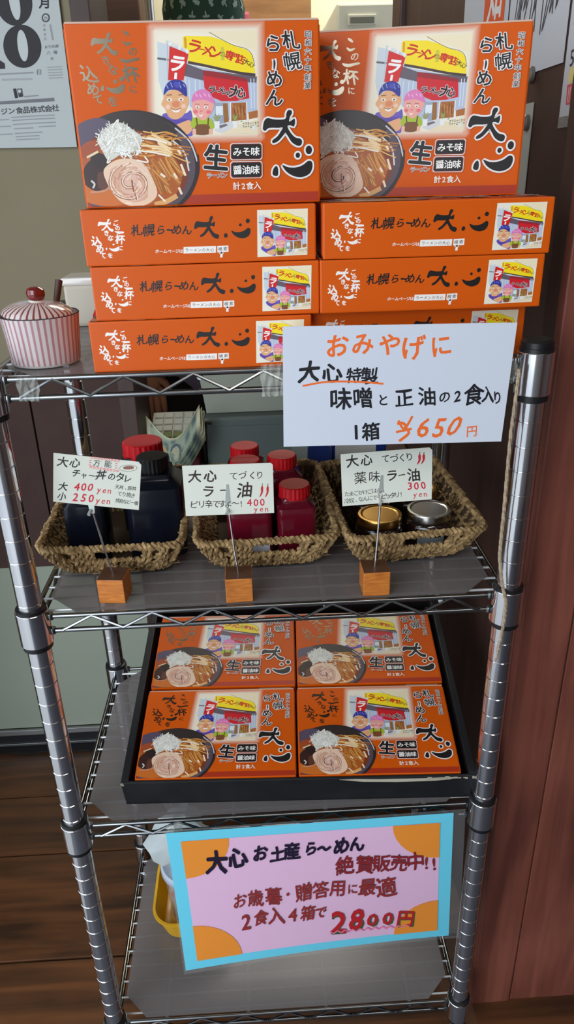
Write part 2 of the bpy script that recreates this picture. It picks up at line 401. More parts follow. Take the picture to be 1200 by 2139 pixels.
DAI = [(650, 945), (660, 900), (690, 872), (760, 885), (850, 882), (862, 835), (878, 806), (908, 808), (912, 835), (895, 865), (888, 905), (915, 892), (936, 880), (941, 915), (930, 950), (900, 940), (872, 948), (898, 1000), (940, 1045), (985, 1058), (1004, 1080), (994, 1116), (960, 1120), (912, 1090), (880, 1042), (853, 1005), (838, 1022), (790, 1075), (742, 1095), (735, 1070), (780, 1035), (812, 990), (828, 958), (790, 960), (705, 960), (672, 984), (650, 972)]
KOK = [(830, 1290), (880, 1310), (950, 1312), (1010, 1292), (1060, 1256), (1093, 1268), (1096, 1320), (1068, 1372), (1000, 1400), (930, 1390), (868, 1355), (832, 1310)]
KOD = [(742, 1325), (768, 1296), (784, 1318), (786, 1372), (768, 1386), (736, 1372)]
BLK = (24, 20, 20); WHT = (226, 222, 220)
def logo(A, m, outline=True):
    L = [[m(p) for p in q] for q in (DAI, KOK, KOD)]
    for (cx, cy, rx, ry) in ((965, 1205, 20, 24), (1065, 1160, 29, 38)):
        L.append([m((cx+rx*math.cos(a*PI/5), cy+ry*math.sin(a*PI/5))) for a in range(10)])
    w = abs(m((32, 0))[0]-m((0, 0))[0])
    if outline:
        for q in L: A.line(q, w, WHT, closed=True, k=2)
    for q in L: A.poly(q, BLK, sm=True)

def illustration(A, glow):
    # a ramen shop front with two cooks, drawn in a 1200 x 1154 artboard
    P, Lr = A.poly, A.line
    if glow:
        N = 26; x0, x1, y0, y1 = 20, 1190, 0, 1170; o = lin((204, 84, 2), 1.05); cr = lin((232, 224, 204), 1.05)
        pts = []; cols = []
        for j in range(N+1):
            for i in range(N+1):
                x = x0+(x1-x0)*i/N; y = y0+(y1-y0)*j/N
                d = min(x-x0, x1-x, y-y0, y1-y)/105; t = max(0, min(1, d)); t = t*t*(3-2*t)
                pts.append(A.P((x, y))); cols.append([o[k]+(cr[k]-o[k])*t for k in range(3)])
        A.put(pts, [(j*(N+1)+i, j*(N+1)+i+1, (j+1)*(N+1)+i+1, (j+1)*(N+1)+i) for j in range(N) for i in range(N)], None, cols)
    else: A.rect(100, 80, 1130, 1110, (230, 224, 206))
    P([(120, 100), (600, 110), (1100, 300), (1110, 200), (1100, 100)], (232, 218, 184))
    P([(130, 190), (380, 260), (560, 470), (560, 760), (200, 760), (140, 560)], (196, 204, 210))
    P([(400, 420), (600, 450), (1105, 560), (1105, 860), (690, 1000), (430, 800)], (176, 186, 206))
    P([(400, 400), (580, 470), (1105, 540), (1100, 600), (580, 570), (390, 520)], (96, 86, 96))
    for x in (440, 500, 545, 1045, 1075): Lr([(x, 560), (x+4, 840)], 8, (206, 218, 228), False)
    P([(130, 340), (240, 355), (240, 375), (130, 360)], (90, 90, 96))
    P([(380, 160), (400, 140), (650, 150), (760, 185), (900, 250), (1000, 280), (1060, 330), (1090, 510), (900, 490), (600, 420), (430, 385), (440, 300), (385, 250)], (244, 214, 26))
    Lr([(640, 110), (760, 180), (880, 240), (1000, 275), (1055, 330), (1085, 440)], 5, (70, 60, 50))
    Lr([(430, 392), (600, 428), (900, 497), (1090, 525)], 26, (70, 52, 52))
    for i, (c, x, y, z) in enumerate((('ラ', 495, 245, 150), ('ー', 570, 275, 70), ('メ', 625, 285, 120), ('ン', 705, 305, 130))): A.ch(c, x, y, z, (200, 40, 20), 0.03, rot=-0.25, wob=0.05)
    Lr([(765, 255), (775, 320), (770, 380)], 34, (200, 190, 60)); A.ch('の', 768, 320, 60, (120, 120, 50), 0.01)
    for c, x, y in (('専', 838, 335), ('門', 893, 355), ('店', 945, 375)): A.ch(c, x, y, 92, (200, 44, 20), 0.03, rot=-0.2, wob=0.05)
    A.ch('大', 1005, 400, 62, (60, 50, 30), 0.02, rot=-0.2); A.ch('心', 1052, 425, 55, (60, 50, 30), 0.02, rot=-0.2)
    for i in range(4): Lr([(395+i*6, 150+i*3), (400+i*6, 255)], 4, (205, 120, 30), False)
    P([(575, 470), (700, 490), (1010, 560), (1030, 745), (900, 770), (760, 770), (680, 735), (590, 640)], (200, 24, 36))
    P([(575, 470), (700, 490), (1010, 560), (1012, 590), (700, 545), (580, 520)], (150, 30, 40))
    for i, (c, x, y, z) in enumerate((('ラ', 668, 655, 78), ('ー', 712, 672, 50), ('メ', 752, 660, 74), ('ン', 795, 680, 70), ('の', 835, 695, 60), ('大', 895, 680, 130), ('心', 950, 690, 100))):
        A.ch(c, x, y, z, (30, 20, 24), 0.035, rot=-0.15, wob=0.05, outline=(222, 190, 190), ow=0.085)
    P([(690, 780), (790, 790), (790, 1000), (690, 1010)], (150, 160, 178)); P([(700, 815), (770, 815), (770, 900), (700, 905)], (214, 224, 230))
    P([(770, 790), (815, 790), (830, 1000), (780, 1000)], (150, 100, 50))
    P([(845, 790), (1000, 785), (1005, 950), (850, 960)], (160, 96, 44)); 
    for i in range(9): Lr([(860+i*16, 800+(i*37) % 60), (880+i*14, 860+(i*53) % 80)], 9, ((190, 130, 70), (120, 66, 30))[i % 2], False)
    Lr([(845, 780), (845, 980)], 12, (226, 226, 226), False); Lr([(1003, 780), (1008, 960)], 12, (226, 226, 226), False)
    P([(1020, 880), (1110, 860), (1110, 930), (1025, 945)], (168, 100, 46))
    P([(690, 1000), (850, 960), (930, 1010), (760, 1075), (690, 1050)], (206, 204, 206)); P([(735, 1000), (800, 985), (820, 1000), (740, 1030)], (110, 100, 112))
    P([(900, 1000), (1110, 950), (1115, 1080), (760, 1085)], (226, 210, 178))
    for x, y in ((710, 960), (890, 960)):
        P([(x-28, y), (x+28, y), (x+20, y+70), (x-20, y+70)], (226, 226, 222))
        for i in range(7): Lr([(x, y), (x-36+i*12, y-45-(i % 3)*14)], 7, ((120, 140, 70), (170, 160, 90))[i % 2], False)
    for i in range(22): A.ell(950+(i*47) % 165, 965+(i*29) % 60, 9, 7, ((130, 160, 110), (206, 150, 180), (110, 140, 100))[i % 3], n=8)
    A.ell(1075, 1030, 20, 26, (216, 216, 210), n=12)
    # banner
    P([(250, 235), (435, 310), (385, 565), (235, 560)], (206, 26, 22)); Lr([(222, 180), (228, 560)], 12, (190, 200, 206), False); Lr([(225, 185), (440, 285)], 12, (210, 214, 214), False)
    for (x, y) in ((262, 215), (350, 255), (425, 290)): A.ell(x, y, 16, 22, (226, 226, 224), n=10)
    A.ch('ラ', 325, 400, 170, (238, 236, 232), 0.04, rot=-0.15, shear=.1); Lr([(312, 490), (306, 550)], 26, (238, 236, 232), False)
    # cook in a blue headscarf
    P([(175, 890), (240, 870), (400, 880), (460, 860), (470, 1090), (330, 1050), (200, 960)], (104, 84, 176), True)
    P([(180, 900), (260, 940), (420, 930), (400, 990), (260, 990)], (84, 64, 156), True)
    P([(380, 960), (450, 950), (465, 1040), (400, 1080), (290, 1010)], (222, 166, 120), True)
    P([(185, 740), (205, 690), (300, 650), (400, 690), (440, 760), (415, 830), (380, 900), (310, 935), (240, 910), (200, 830), (165, 790)], (222, 166, 118), True)
    P([(190, 700), (205, 620), (250, 570), (330, 555), (395, 590), (415, 640), (412, 720), (330, 660), (240, 655)], (42, 44, 140), True)
    for i in range(5): Lr([(215+i*42, 600-(i % 2)*18), (235+i*42, 640-(i % 3)*12)], 8, (150, 160, 210), False)
    A.ell(320, 605, 34, 26, (66, 72, 170), 0.5, 14)
    for x, y in ((245, 745), (360, 745)):
        A.ell(x, y, 26, 17, (236, 226, 214), 0.1, 14); Lr([(x-26, y-42), (x+26, y-46)], 9, (110, 60, 40), False); A.ell(x, y+2, 10, 10, (110, 80, 70), n=10)
    A.ell(310, 790, 40, 32, (214, 130, 92), n=16); A.ell(230, 815, 24, 24, (236, 190, 170), n=12); A.ell(385, 810, 22, 22, (236, 190, 170), n=12)
    P([(270, 835), (310, 850), (350, 835), (335, 865), (290, 865)], (238, 232, 226), True); Lr([(262, 828), (310, 846), (356, 826)], 7, (150, 80, 56))
    # cook in a pink headscarf
    P([(470, 930), (520, 920), (620, 925), (665, 950), (670, 1030), (470, 1020)], (160, 184, 44), True)
    P([(500, 1000), (560, 985), (635, 1000), (630, 1080), (505, 1080)], (120, 74, 40), True); Lr([(508, 920), (520, 1000)], 14, (110, 64, 40), False); Lr([(628, 925), (622, 1000)], 14, (110, 64, 40), False)
    P([(470, 1030), (505, 1030), (505, 1085), (470, 1080)], (232, 176, 150)); P([(632, 1030), (668, 1035), (660, 1085), (632, 1080)], (232, 176, 150))
    P([(470, 780), (500, 740), (600, 740), (680, 780), (670, 860), (620, 920), (575, 950), (510, 910), (475, 860)], (230, 160, 150), True)
    P([(465, 770), (480, 700), (530, 660), (600, 655), (655, 700), (690, 790), (600, 755), (520, 755)], (214, 120, 176), True)
    for i in range(4): Lr([(500+i*42, 690+(i % 2)*10), (520+i*42, 720+(i % 2)*10)], 9, (236, 180, 214), False)
    for x, y in ((520, 820), (605, 825)): A.ell(x, y, 22, 13, (238, 226, 214), 0.2, 12); A.ell(x, y+2, 8, 8, (120, 90, 80), n=8); Lr([(x-22, y-28), (x+22, y-26)], 6, (150, 90, 70), False)
    A.ell(500, 865, 24, 18, (222, 110, 120), n=12); A.ell(630, 870, 24, 18, (222, 110, 120), n=12)
    P([(525, 885), (550, 900), (575, 890), (555, 915)], (240, 232, 228), True); A.ell(557, 862, 14, 10, (214, 130, 120), n=10)

def bowl(A):
    # ramen bowl, 1200 x 952 artboard
    r = random.Random(11)
    A.ell(560, 560, 575, 470, (40, 32, 34), 0.10, 60)
    A.ell(550, 570, 558, 455, (84, 70, 80), 0.10, 60); A.ell(505, 500, 505, 390, (56, 45, 47), 0.08, 50)
    A.ell(520, 470, 480, 350, (46, 37, 36), 0.08, 50); A.ell(180, 330, 230, 160, (84, 72, 92), -0.5, 30)
    A.poly([(430, 110), (700, 120), (880, 220), (950, 290), (800, 300), (560, 220), (400, 150)], (48, 38, 36), True)
    A.line([(900, 350), (1010, 460), (1050, 620)], 14, (214, 206, 206)); A.line([(930, 250), (1060, 370), (1125, 540)], 14, (200, 194, 196))
    A.line([(1128, 480), (1132, 640), (1060, 820), (960, 920)], 16, (40, 34, 36))
    A.ell(540, 610, 505, 350, (116, 52, 20), 0.12, 50); A.ell(520, 640, 470, 320, (168, 84, 26), 0.12, 50)
    A.ell(300, 800, 250, 110, (196, 104, 34), 0.1, 30); A.ell(180, 420, 110, 70, (156, 70, 34), -0.4, 20)
    NO = [(214, 150, 66), (190, 120, 46), (226, 178, 100), (160, 92, 34)]
    for i in range(46):
        x = r.uniform(560, 900); y = r.uniform(270, 480); a = r.uniform(-0.1, 0.5); l = r.uniform(90, 210)
        A.line([(x, y), (x+l*.5*math.cos(a), y+l*.5*math.sin(a)-r.uniform(-20, 26)), (x+l*math.cos(a), y+l*math.sin(a))], r.uniform(8, 15), NO[i % 4])
    for i in range(8): A.line([(600+r.uniform(0, 200), 300+i*24), (760+i*10, 320+i*22), (880+r.uniform(-20, 30), 380+i*16)], 15, (234, 206, 160))
    for i in range(26):
        x = r.uniform(660, 900); y = r.uniform(480, 640); l = r.uniform(170, 300); a = r.uniform(0.75, 1.2)
        x2, y2 = x+l*math.cos(a), y+l*math.sin(a)
        if (x2-540)**2/470**2+(y2-620)**2/300**2 > 1: continue
        A.line([(x, y), ((x+x2)/2+r.uniform(-14, 14), (y+y2)/2), (x2, y2)], r.uniform(24, 42), ((176, 106, 40), (204, 140, 62), (150, 84, 30), (190, 118, 44))[i % 4])
        A.line([(x+10, y+6), (x2+6, y2-8)], 5, ((224, 176, 110), (110, 54, 20))[i % 2], False)
    A.line([(745, 905), (850, 880), (945, 830)], 44, (214, 160, 100)); A.line([(780, 820), (840, 880)], 14, (236, 226, 210), False)
    for (x, y, dx, dy) in ((800, 640, 40, 30), (915, 640, 30, 40), (980, 560, 40, 100), (960, 760, 26, 60), (955, 440, 26, 36)): A.line([(x, y), (x+dx, y+dy)], 20, (236, 214, 190), False)
    A.poly([(150, 540), (230, 500), (300, 600), (310, 740), (230, 780), (130, 720), (115, 620)], (52, 28, 24), True)
    A.poly([(180, 490), (260, 450), (350, 520), (300, 590), (220, 560)], (40, 26, 22), True); A.poly([(250, 620), (340, 650), (330, 760), (250, 750)], (92, 50, 36), True)
    A.line([(150, 490), (250, 440)], 20, (222, 200, 160), False); A.line([(185, 690), (215, 720), (200, 755)], 16, (206, 200, 196)); A.line([(180, 790), (300, 780), (350, 740)], 16, (200, 140, 110))
    A.poly([(295, 620), (330, 560), (430, 510), (560, 510), (660, 560), (720, 660), (770, 800), (720, 880), (600, 920), (480, 895), (390, 820), (330, 720)], (226, 194, 168), True)
    A.poly([(350, 620), (440, 560), (560, 560), (640, 640), (690, 780), (640, 870), (520, 870), (420, 790)], (208, 164, 140), True)
    A.poly([(470, 640), (560, 630), (620, 720), (650, 830), (560, 870), (470, 800), (440, 700)], (216, 176, 158), True)
    for t0, w, c in ((0, 12, (150, 96, 66)), (0.5, 10, (236, 216, 198)), (1.0, 8, (176, 120, 90))):
        A.line([(540+(26+a*17)*math.cos(a+t0)*1.05, 715+(22+a*15)*math.sin(a+t0)) for a in [q*0.5 for q in range(21)]], w, c, k=2)
    A.line([(545, 690), (560, 780), (590, 860)], 14, (140, 86, 60)); A.line([(600, 720), (590, 800), (595, 860)], 9, (236, 214, 200))
    for i in range(70):
        a = r.uniform(0, 6.28); q = r.uniform(0.25, 0.95); x = 545+q*215*math.cos(a); y = 715+q*185*math.sin(a)
        A.line([(x, y), (x-32*math.sin(a)+8, y+28*math.cos(a)), (x-60*math.sin(a), y+56*math.cos(a))], r.uniform(4, 11), ((238, 214, 194), (206, 156, 130), (190, 130, 100), (232, 200, 178), (216, 178, 166))[i % 5], k=2)
    A.poly([(300, 270), (380, 200), (470, 200), (560, 260), (640, 330), (600, 420), (480, 450), (350, 520), (290, 440), (250, 350)], (206, 204, 194), True)
    for i in range(230):
        a = r.uniform(0, 2*PI); q = math.sqrt(r.random()); x = 440+q*170*math.cos(a)+40*math.sin(a); y = 350+q*130*math.sin(a); b = r.uniform(0, PI); l = r.uniform(45, 120)
        A.line([(x-l/2*math.cos(b), y-l/2*math.sin(b)), (x+r.uniform(-12, 12), y+r.uniform(-12, 12)), (x+l/2*math.cos(b), y+l/2*math.sin(b))], r.uniform(5, 10), ((232, 230, 222), (214, 212, 200), (240, 240, 236), (196, 192, 178))[i % 4], k=2)
    for pts in ([(560, 300), (620, 420), (590, 480)], [(600, 440), (730, 455), (880, 490)], [(590, 520), (690, 540), (660, 490)], [(400, 200), (430, 170), (420, 220)], [(350, 480), (330, 540), (360, 520)], [(640, 330), (760, 350), (860, 380)]): A.line(pts, 13, (234, 228, 216))

# ---------------------------------------------------------------- the room
D = 0.3117; HW = 0.2532
ZS = [1.0481, 0.7942, 0.4889, 0.0902]
fl = empty('floor'); tag(fl, kind='structure')
MB().box(-0.83, 1.2, -0.02, 2.4, -0.05, -0.012).build('subfloor', M['dark_base'], fl)
MB().box(-0.50, 1.2, -2.0, -0.02, -0.05, -0.012).build('subfloor', M['dark_base'], fl)
ys = [0.688, 0.532, 0.3813, 0.163, -0.03]
for a, b in zip(ys[1:], ys[:-1]): MB().box(-0.83, 1.15, a+0.0018, b-0.0018, -0.012, 0, 0.0015).build('plank', M['plank'], fl)
MB().box(-0.50, 1.2, -2.0, -0.032, -0.012, 0).build('entrance_floor', M['concrete'], fl)
MB().box(-0.83, 1.2, 0.69, 2.4, -0.012, 0).build('kitchen_floor', M['dark_base'], fl)
tag(MB().box(-0.9, 1.2, -1.95, 2.4, 2.45, 2.5).build('ceiling', M['ceiling']), kind='structure')
tag(MB().slab([(-4.5, -4.5), (-0.502, -4.5), (-0.502, -0.04), (-0.835, -0.04), (-0.835, 2.4), (-4.5, 2.4)], -0.06, -0.03).build('reflector_ground', M['reflector_ground']), kind='structure')  # unseen pale ground, added so the posts reflect a bright streak
tag(MB().box(-0.88, -0.83, 0.15, 2.4, 0, 2.45).build('wall_left', M['khaki']), kind='structure')
wf = empty('wall_front'); tag(wf, kind='structure')       # behind the camera: unseen wall added to darken foil reflections, open doorway beside it
MB().box(-0.46, 1.2, -1.95, -1.9, 0, 2.45).build('wall_surface', M['front_wall'], wf)
MB().box(-0.88, -0.46, -1.95, -1.9, 2.3, 2.45).build('door_head', M['dark_wall'], wf)
tag(MB().box(1.15, 1.2, -1.9, 0.05, 0, 2.45).build('wall_side', M['dark_wall']), kind='structure')
XE = -0.262
wb = empty('wall_back'); tag(wb, kind='structure')
MB().box(-0.84, XE, 0.702, 0.80, 0, 2.45).build('wall_surface', M['khaki'], wb)
MB().box(-0.84, XE, 0.694, 0.702, 0.052, 0.478).build('lower_panel', M['beige'], wb)
x = XE; i = 0
while x > -0.83:
    w = (0.083, 0.09, 0.085, 0.088)[i % 4]; MB().box(x-w+0.0022, x-0.0008, 0.690, 0.702, 0.478, 0.90, 0.0015).build('board', M['wainscot'], wb); x -= w; i += 1
MB().box(XE, XE+0.03, 0.66, 0.83, 0, 2.45, 0.002).build('end_post', M['dark_wall'], wb)
bb = empty('baseboard_back'); tag(bb, kind='structure')
MB().box(-0.84, XE, 0.686, 0.694, 0.036, 0.05, 0.001).build('upper_strip', M['alu'], bb)
MB().box(-0.84, XE, 0.690, 0.6945, 0.012, 0.036).build('recess', M['dark_base'], bb)
MB().box(-0.84, XE, 0.684, 0.694, 0.006, 0.013, 0.001).build('lower_strip', M['alu'], bb)
mb = MB(); px = [(-0.83+k*0.02, 0.668-0.009*rnd.random()) for k in range(int((0.83+XE)/0.02))]
mb.slab([(-0.83, 0.69)]+px+[(XE, 0.668), (XE, 0.69)], 0.0002, 0.004); mb.build('mastic_smear', M['dark_base'], bb)
wr = empty('wall_right'); tag(wr, kind='structure')
MB().box(0.322, 0.42, 0.062, 1.07, 0, 2.45).build('dark_panel', M['dark_wall'], wr)
MB().box(0.312, 0.42, 1.07, 1.16, 0, 2.45, 0.003).build('door_post', M['counter'], wr)
MB().box(0.42, 1.2, 1.16, 1.2, 0, 2.45).build('kitchen_partition', M['dark_wall'], wr)
pl = empty('trim_1'); tag(pl, kind='structure')
MB().box(0.293, 0.3535, 0.046, 0.0625, 0, 2.45, 0.002).build('pillar_board', M['pillar'], pl)
MB().box(0.3555, 0.62, 0.0485, 0.0625, 0, 2.45, 0.002).build('pillar_board', M['pillar'], pl)
MB().box(0.622, 1.2, 0.0485, 0.0625, 0, 2.45, 0.002).build('pillar_board', M['pillar'], pl)
MB().box(0.296, 0.321, 0.063, 0.10, 0, 2.45).build('pillar_side', M['dark_wall'], pl)
wk = empty('wall_kitchen'); tag(wk, kind='structure')
MB().box(-0.84, 1.2, 2.3, 2.4, 0, 2.45).build('wall_surface', M['cream'], wk)

# ---------------------------------------------------------------- the wire rack
rack = tag(empty('wire_rack'), 'four tier chrome wire rack with ringed round posts standing by the brown pillar', 'rack')
prof = [(0.0125, 0.0)]
z = 0.004
PITCH = 0.0254; off = (0.915) % PITCH
zz = off
while zz < 1.055:
    prof += [(0.0127, zz-0.0009), (0.0120, zz-0.0003), (0.0120, zz+0.0003), (0.0127, zz+0.0009)]; zz += PITCH
prof.append((0.0127, 1.060))
post_me = MB().lathe(prof, 28).data('post', M['chrome'], True)
cap_me = MB().lathe([(0.0127, 1.060), (0.0150, 1.0605), (0.0150, 1.066), (0.0120, 1.0685)], 28).data('post_cap', M['black_plastic'], True)
foot_me = MB().lathe([(0.017, 0.0), (0.018, 0.004), (0.012, 0.018), (0.012, 0.024)], 20).data('foot', M['black_plastic'], True)
for sx in (-1, 1):
    for y in (0, D):
        p = link('post', post_me, rack); p.location = (sx*HW, y, 0)
        for n_, q in (('post_cap', cap_me), ('foot', foot_me)): c = link(n_, q, p); 
sl_me = MB().lathe([(0.0166, -0.031), (0.0170, -0.0305), (0.0170, 0.0085), (0.0166, 0.009), (0.0135, 0.009)], 28).data('corner_sleeve', M['chrome'], True)
rt_me = MB().lathe([(0.0135, 0.009), (0.0158, 0.009), (0.0158, 0.0125), (0.0135, 0.0135)], 28).data('sleeve_ring', M['black_plastic'], True)
rg_me = MB().lathe([(0.0130, -0.0385), (0.0156, -0.037), (0.0158, -0.031), (0.0130, -0.031)], 28).data('sleeve_ring', M['black_plastic'], True)
def zig(p0, p1, zt, zb, period, r):
    p0, p1 = Vector(p0), Vector(p1); L = (p1-p0).length; n = max(2, int(L/(period/2))); pts = []
    for k in range(n+1): q = p0+(p1-p0)*(k/n); pts.append((q.x, q.y, zt if k % 2 else zb))
    return MB().tube(pts, r, 6)
truss_f = zig((-0.2235, -0.0015, 0), (0.2235, -0.0015, 0), -0.0005, -0.0172, 0.0635, 0.0017).data('truss_wire', M['rail_steel'], True)
truss_s = zig((0, 0.025, 0), (0, D-0.025, 0), -0.0005, -0.0172, 0.0635, 0.0017).data('truss_wire', M['rail_steel'], True)
rails = MB()
for y in (0, D):
    for dz in (0, -0.0178): rails.tube([(-HW+0.012, y, dz), (HW-0.012, y, dz)], 0.0027, 10)
for xx in (-HW, HW):
    for dz in (0, -0.0178): rails.tube([(xx, 0.012, dz), (xx, D-0.012, dz)], 0.0027, 10)
for xx in (-HW, HW):
    for y in (0, D):
        for dz in (0, -0.0178):
            rails.lathe([(0.0034, -0.0034), (0.0042, 0), (0.0034, 0.0034)], 10, (xx-math.copysign(0.0185, xx), y, dz))
rail_me = rails.data('rail', M['rail_steel'], True)
dw = MB()
for k in range(13): yy = 0.012+k*(D-0.024)/12; dw.tube([(-HW, yy, -0.0005), (HW, yy, -0.0005)], 0.0014, 6)
deck_me = dw.data('deck_wires', M['wire_light'], True)
sup_me = MB().tube([(0, 0, -0.0045), (0, D, -0.0045)], 0.0026, 8).data('support_bar', M['wire_light'], True)
for zi in ZS:
    sh = link('wire_shelf', rail_me, rack); sh.location = (0, 0, zi)
    for sx in (-1, 1):
        for y in (0, D):
            for n_, q in (('corner_sleeve', sl_me), ('sleeve_ring', rt_me), ('sleeve_ring', rg_me)): c = link(n_, q, sh); c.location = (sx*HW, y, 0)
    for y in (0, D+0.003): c = link('truss_wire', truss_f, sh); c.location = (0, y, 0)
    for xx in (-HW-0.0015, HW+0.0015): c = link('truss_wire', truss_s, sh); c.location = (xx, 0, 0)
    tag(link('deck_wires', deck_me, sh), kind='stuff')
    for xx in (-0.1793, -0.0587, 0.0567, 0.1811): c = link('support_bar', sup_me, sh); c.location = (xx, 0, 0)
def mat_sheet(z, lab):
    a, b, c, yy = -0.243, 0.243, 0.034, 0.306
    o = MB().slab([(a+c, 0.004), (b-c, 0.004), (b, 0.004+c), (b, yy-c), (b-c, yy), (a+c, yy), (a, yy-c), (a, 0.004+c)], 0, 0.001).build('shelf_mat', M['mat_sheet'])
    o.location = (0, 0, z+0.0010); tag(o, lab, 'mat', 'grey translucent shelf mats')
for zi, l in zip(ZS, ('grey plastic mat on the top shelf under the orange box stacks', 'grey plastic mat on the shelf that holds the three baskets', 'grey plastic mat under the black tray of orange boxes', 'large empty grey plastic mat on the lowest shelf')): mat_sheet(zi, l)
ZT = [q+0.0022 for q in ZS]

# ---------------------------------------------------------------- orange gift cartons
BW, BH, BT = 0.199, 0.1328, 0.0455
front = Art(homog([(127, 38), (671, 40), (672, 418), (175, 425)], [(-BW/2, BH), (BW/2, BH), (BW/2, 0), (-BW/2, 0)]))
A = front; A.clip = (-BW/2+0.0012, 0.0012, BW/2-0.0012, BH-0.0012)
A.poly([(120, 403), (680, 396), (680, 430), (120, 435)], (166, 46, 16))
A.clip = None
A.at(300, 40, 4.615); illustration(A, True)
A.clip = (-BW/2+0.0012, 0.0012, BW/2-0.0012, BH-0.0012)
A.at(140, 200, 4.138); bowl(A); A.clip = None
A.at(400, 40, 4.286); logo(A, lambda p: p)
O = dict(outline=WHT, ow=0.07)
A.ch('札', 905, 190, 165, BLK, 0.02, wob=0.05, shear=-.08, **O); A.ch('幌', 920, 370, 165, BLK, 0.015, wob=0.04, shear=-.06, **O)
for c, y, z in (('ら', 215, 150), ('め', 525, 150), ('ん', 690, 150)): A.ch(c, 752, y, z*1.1, BLK, 0.02, wob=0.05, shear=.1, **O)
A.line([(752, 350), (758, 390), (752, 450)], 44, WHT); A.line([(752, 355), (757, 390), (752, 445)], 18, BLK, taper=True)
for i, c in enumerate('昭和六十年創業'): A.ch(c, 1062-i*1.5, 140+i*75, 66, (60, 50, 46), 0.012, outline=WHT, ow=0.075)
A.ch('生', 225, 1215, 235, BLK, 0.035, wob=0.03, **O)
for i, c in enumerate('ラーメン'): A.ch(c, 160+i*47, 1372, 54, (70, 40, 30), 0.01, outline=WHT, ow=0.07)
for y0, t in ((1100, 'みそ味'), (1262, '醤油味')):
    for d, cc in ((12, WHT), (6, (150, 60, 30)), (0, (24, 20, 20))):
        x0, x1, ya, yb, q = 362-d, 632+d, y0-d, y0+128+d, 16
        A.poly([(x0+q, ya), (x1-q, ya), (x1, ya+q), (x1, yb-q), (x1-q, yb), (x0+q, yb), (x0, yb-q), (x0, ya+q)], cc)
    for i, c in enumerate(t): A.ch(c, 415+i*82, y0+64, 84, (236, 232, 226), 0.02)
for i, c in enumerate('計2食入'): A.ch(c, (408, 470, 530, 598)[i], 1468, 72, (236, 226, 214), 0.02)
front_me = None
foil = Art(front.H, 0.0001)
def brush_foil(A):
    A.at(150, 50, 7.059); c = (200, 180, 150)
    A.poly([(740, 50), (800, 70), (840, 120), (810, 125), (755, 90)], c, True)
    A.line([(735, 205), (800, 250), (880, 225)], 40, c, taper=True); A.ch('の', 890, 350, 150, c, 0.02, wob=.05)
    A.poly([(690, 455), (800, 470), (960, 450), (985, 480), (900, 500), (800, 525), (720, 500)], c, True)
    A.ch('杯', 865, 690, 260, c, 0.025, shear=-.15, wob=.06); A.ch('に', 890, 905, 130, c, 0.02, wob=.05)
    m = lambda p: (260+(p[0]-650)*1.13, 75+(p[1]-806)*1.06)
    A.poly([m(p) for p in DAI], c, True)
    A.ch('き', 490, 470, 150, c, 0.02, wob=.06, shear=-.3); A.ch('な', 590, 620, 170, c, 0.02, wob=.06, shear=-.2)
    m = lambda p: (490+(p[0]-830)*1.02, 830+(p[1]-1256)*0.98)
    A.poly([m(p) for p in KOK], c, True); A.poly([m((p[0]+10, p[1]-30)) for p in KOD], c, True)
    A.ell(620, 790, 30, 32, c, n=12); A.ell(720, 755, 40, 36, c, n=12)
    A.ch('を', 580, 1080, 170, c, 0.02, wob=.06)
    A.ch('込', 230, 670, 270, c, 0.02, wob=.06, shear=-.2); A.ch('め', 280, 900, 210, c, 0.025, wob=.06); A.ch('て', 360, 1050, 160, c, 0.025, wob=.06)
brush_foil(foil)
side = Art(homog([(42, 50), (1158, 32), (1167, 297), (80, 316)], [(-BW/2, BT), (BW/2, BT), (BW/2, 0), (-BW/2, 0)]))
A = side
w_ = (236, 230, 224)
for c, x, y, z in (('こ', 215, 110, 32), ('の', 224, 135, 26), ('杯', 235, 188, 46), ('に', 238, 230, 26), ('き', 172, 158, 28), ('な', 192, 182, 30), ('を', 190, 264, 26), ('込', 126, 195, 50), ('め', 140, 233, 40), ('て', 156, 262, 32)): A.ch(c, x, y, z, w_, 0.035, wob=.05)
A.poly([(208, 150), (252, 152), (255, 160), (225, 163)], w_); A.poly([(130+(p[0]-650)*.21, 92+(p[1]-806)*.19) for p in DAI], w_, True)
A.poly([(185+(p[0]-830)*.18, 222+(p[1]-1256)*.16) for p in KOK], w_, True); A.ell(205, 212, 5, 4, w_, n=8); A.ell(222, 205, 5, 4, w_, n=8); A.ell(172, 232, 4, 6, w_, n=8)
for c, x, y, z in (('札', 312, 147, 56), ('幌', 370, 147, 60), ('ら', 428, 147, 48), ('め', 502, 147, 52), ('ん', 549, 147, 50)): A.ch(c, x, y, z, BLK, 0.02, wob=.05)
A.line([(455, 147), (482, 150)], 8, BLK, False)
A.poly([(585+(p[0]-650)*.335, 86+(p[1]-806)*.335) for p in DAI], BLK, True)
A.poly([(762+(p[0]-830)*.335, 143+(p[1]-1256)*.335) for p in KOK], BLK, True); A.ell(735, 177, 9, 11, BLK, n=12); A.ell(803, 128, 7, 7, BLK, n=10); A.ell(838, 110, 10, 11, BLK, n=12)
for i, c in enumerate('ホームページは'): A.ch(c, 412+i*19, 247, 20, w_, 0.02)
A.poly([(536, 228), (690, 226), (690, 257), (536, 259)], w_); A.poly([(696, 226), (748, 224), (750, 254), (697, 256)], w_)
for i, c in enumerate('ラーメンの大心'): A.ch(c, 552+i*20, 243, 19, (60, 56, 56), 0.005)
A.ch('検', 710, 240, 20, (60, 50, 50), 0.01); A.ch('索', 734, 239, 20, (60, 50, 50), 0.01)
A.poly([(716, 248), (728, 262), (722, 264), (722, 280), (710, 280), (711, 263), (703, 262)], w_); A.poly([(716, 251), (724, 262), (708, 262)], (40, 36, 36))
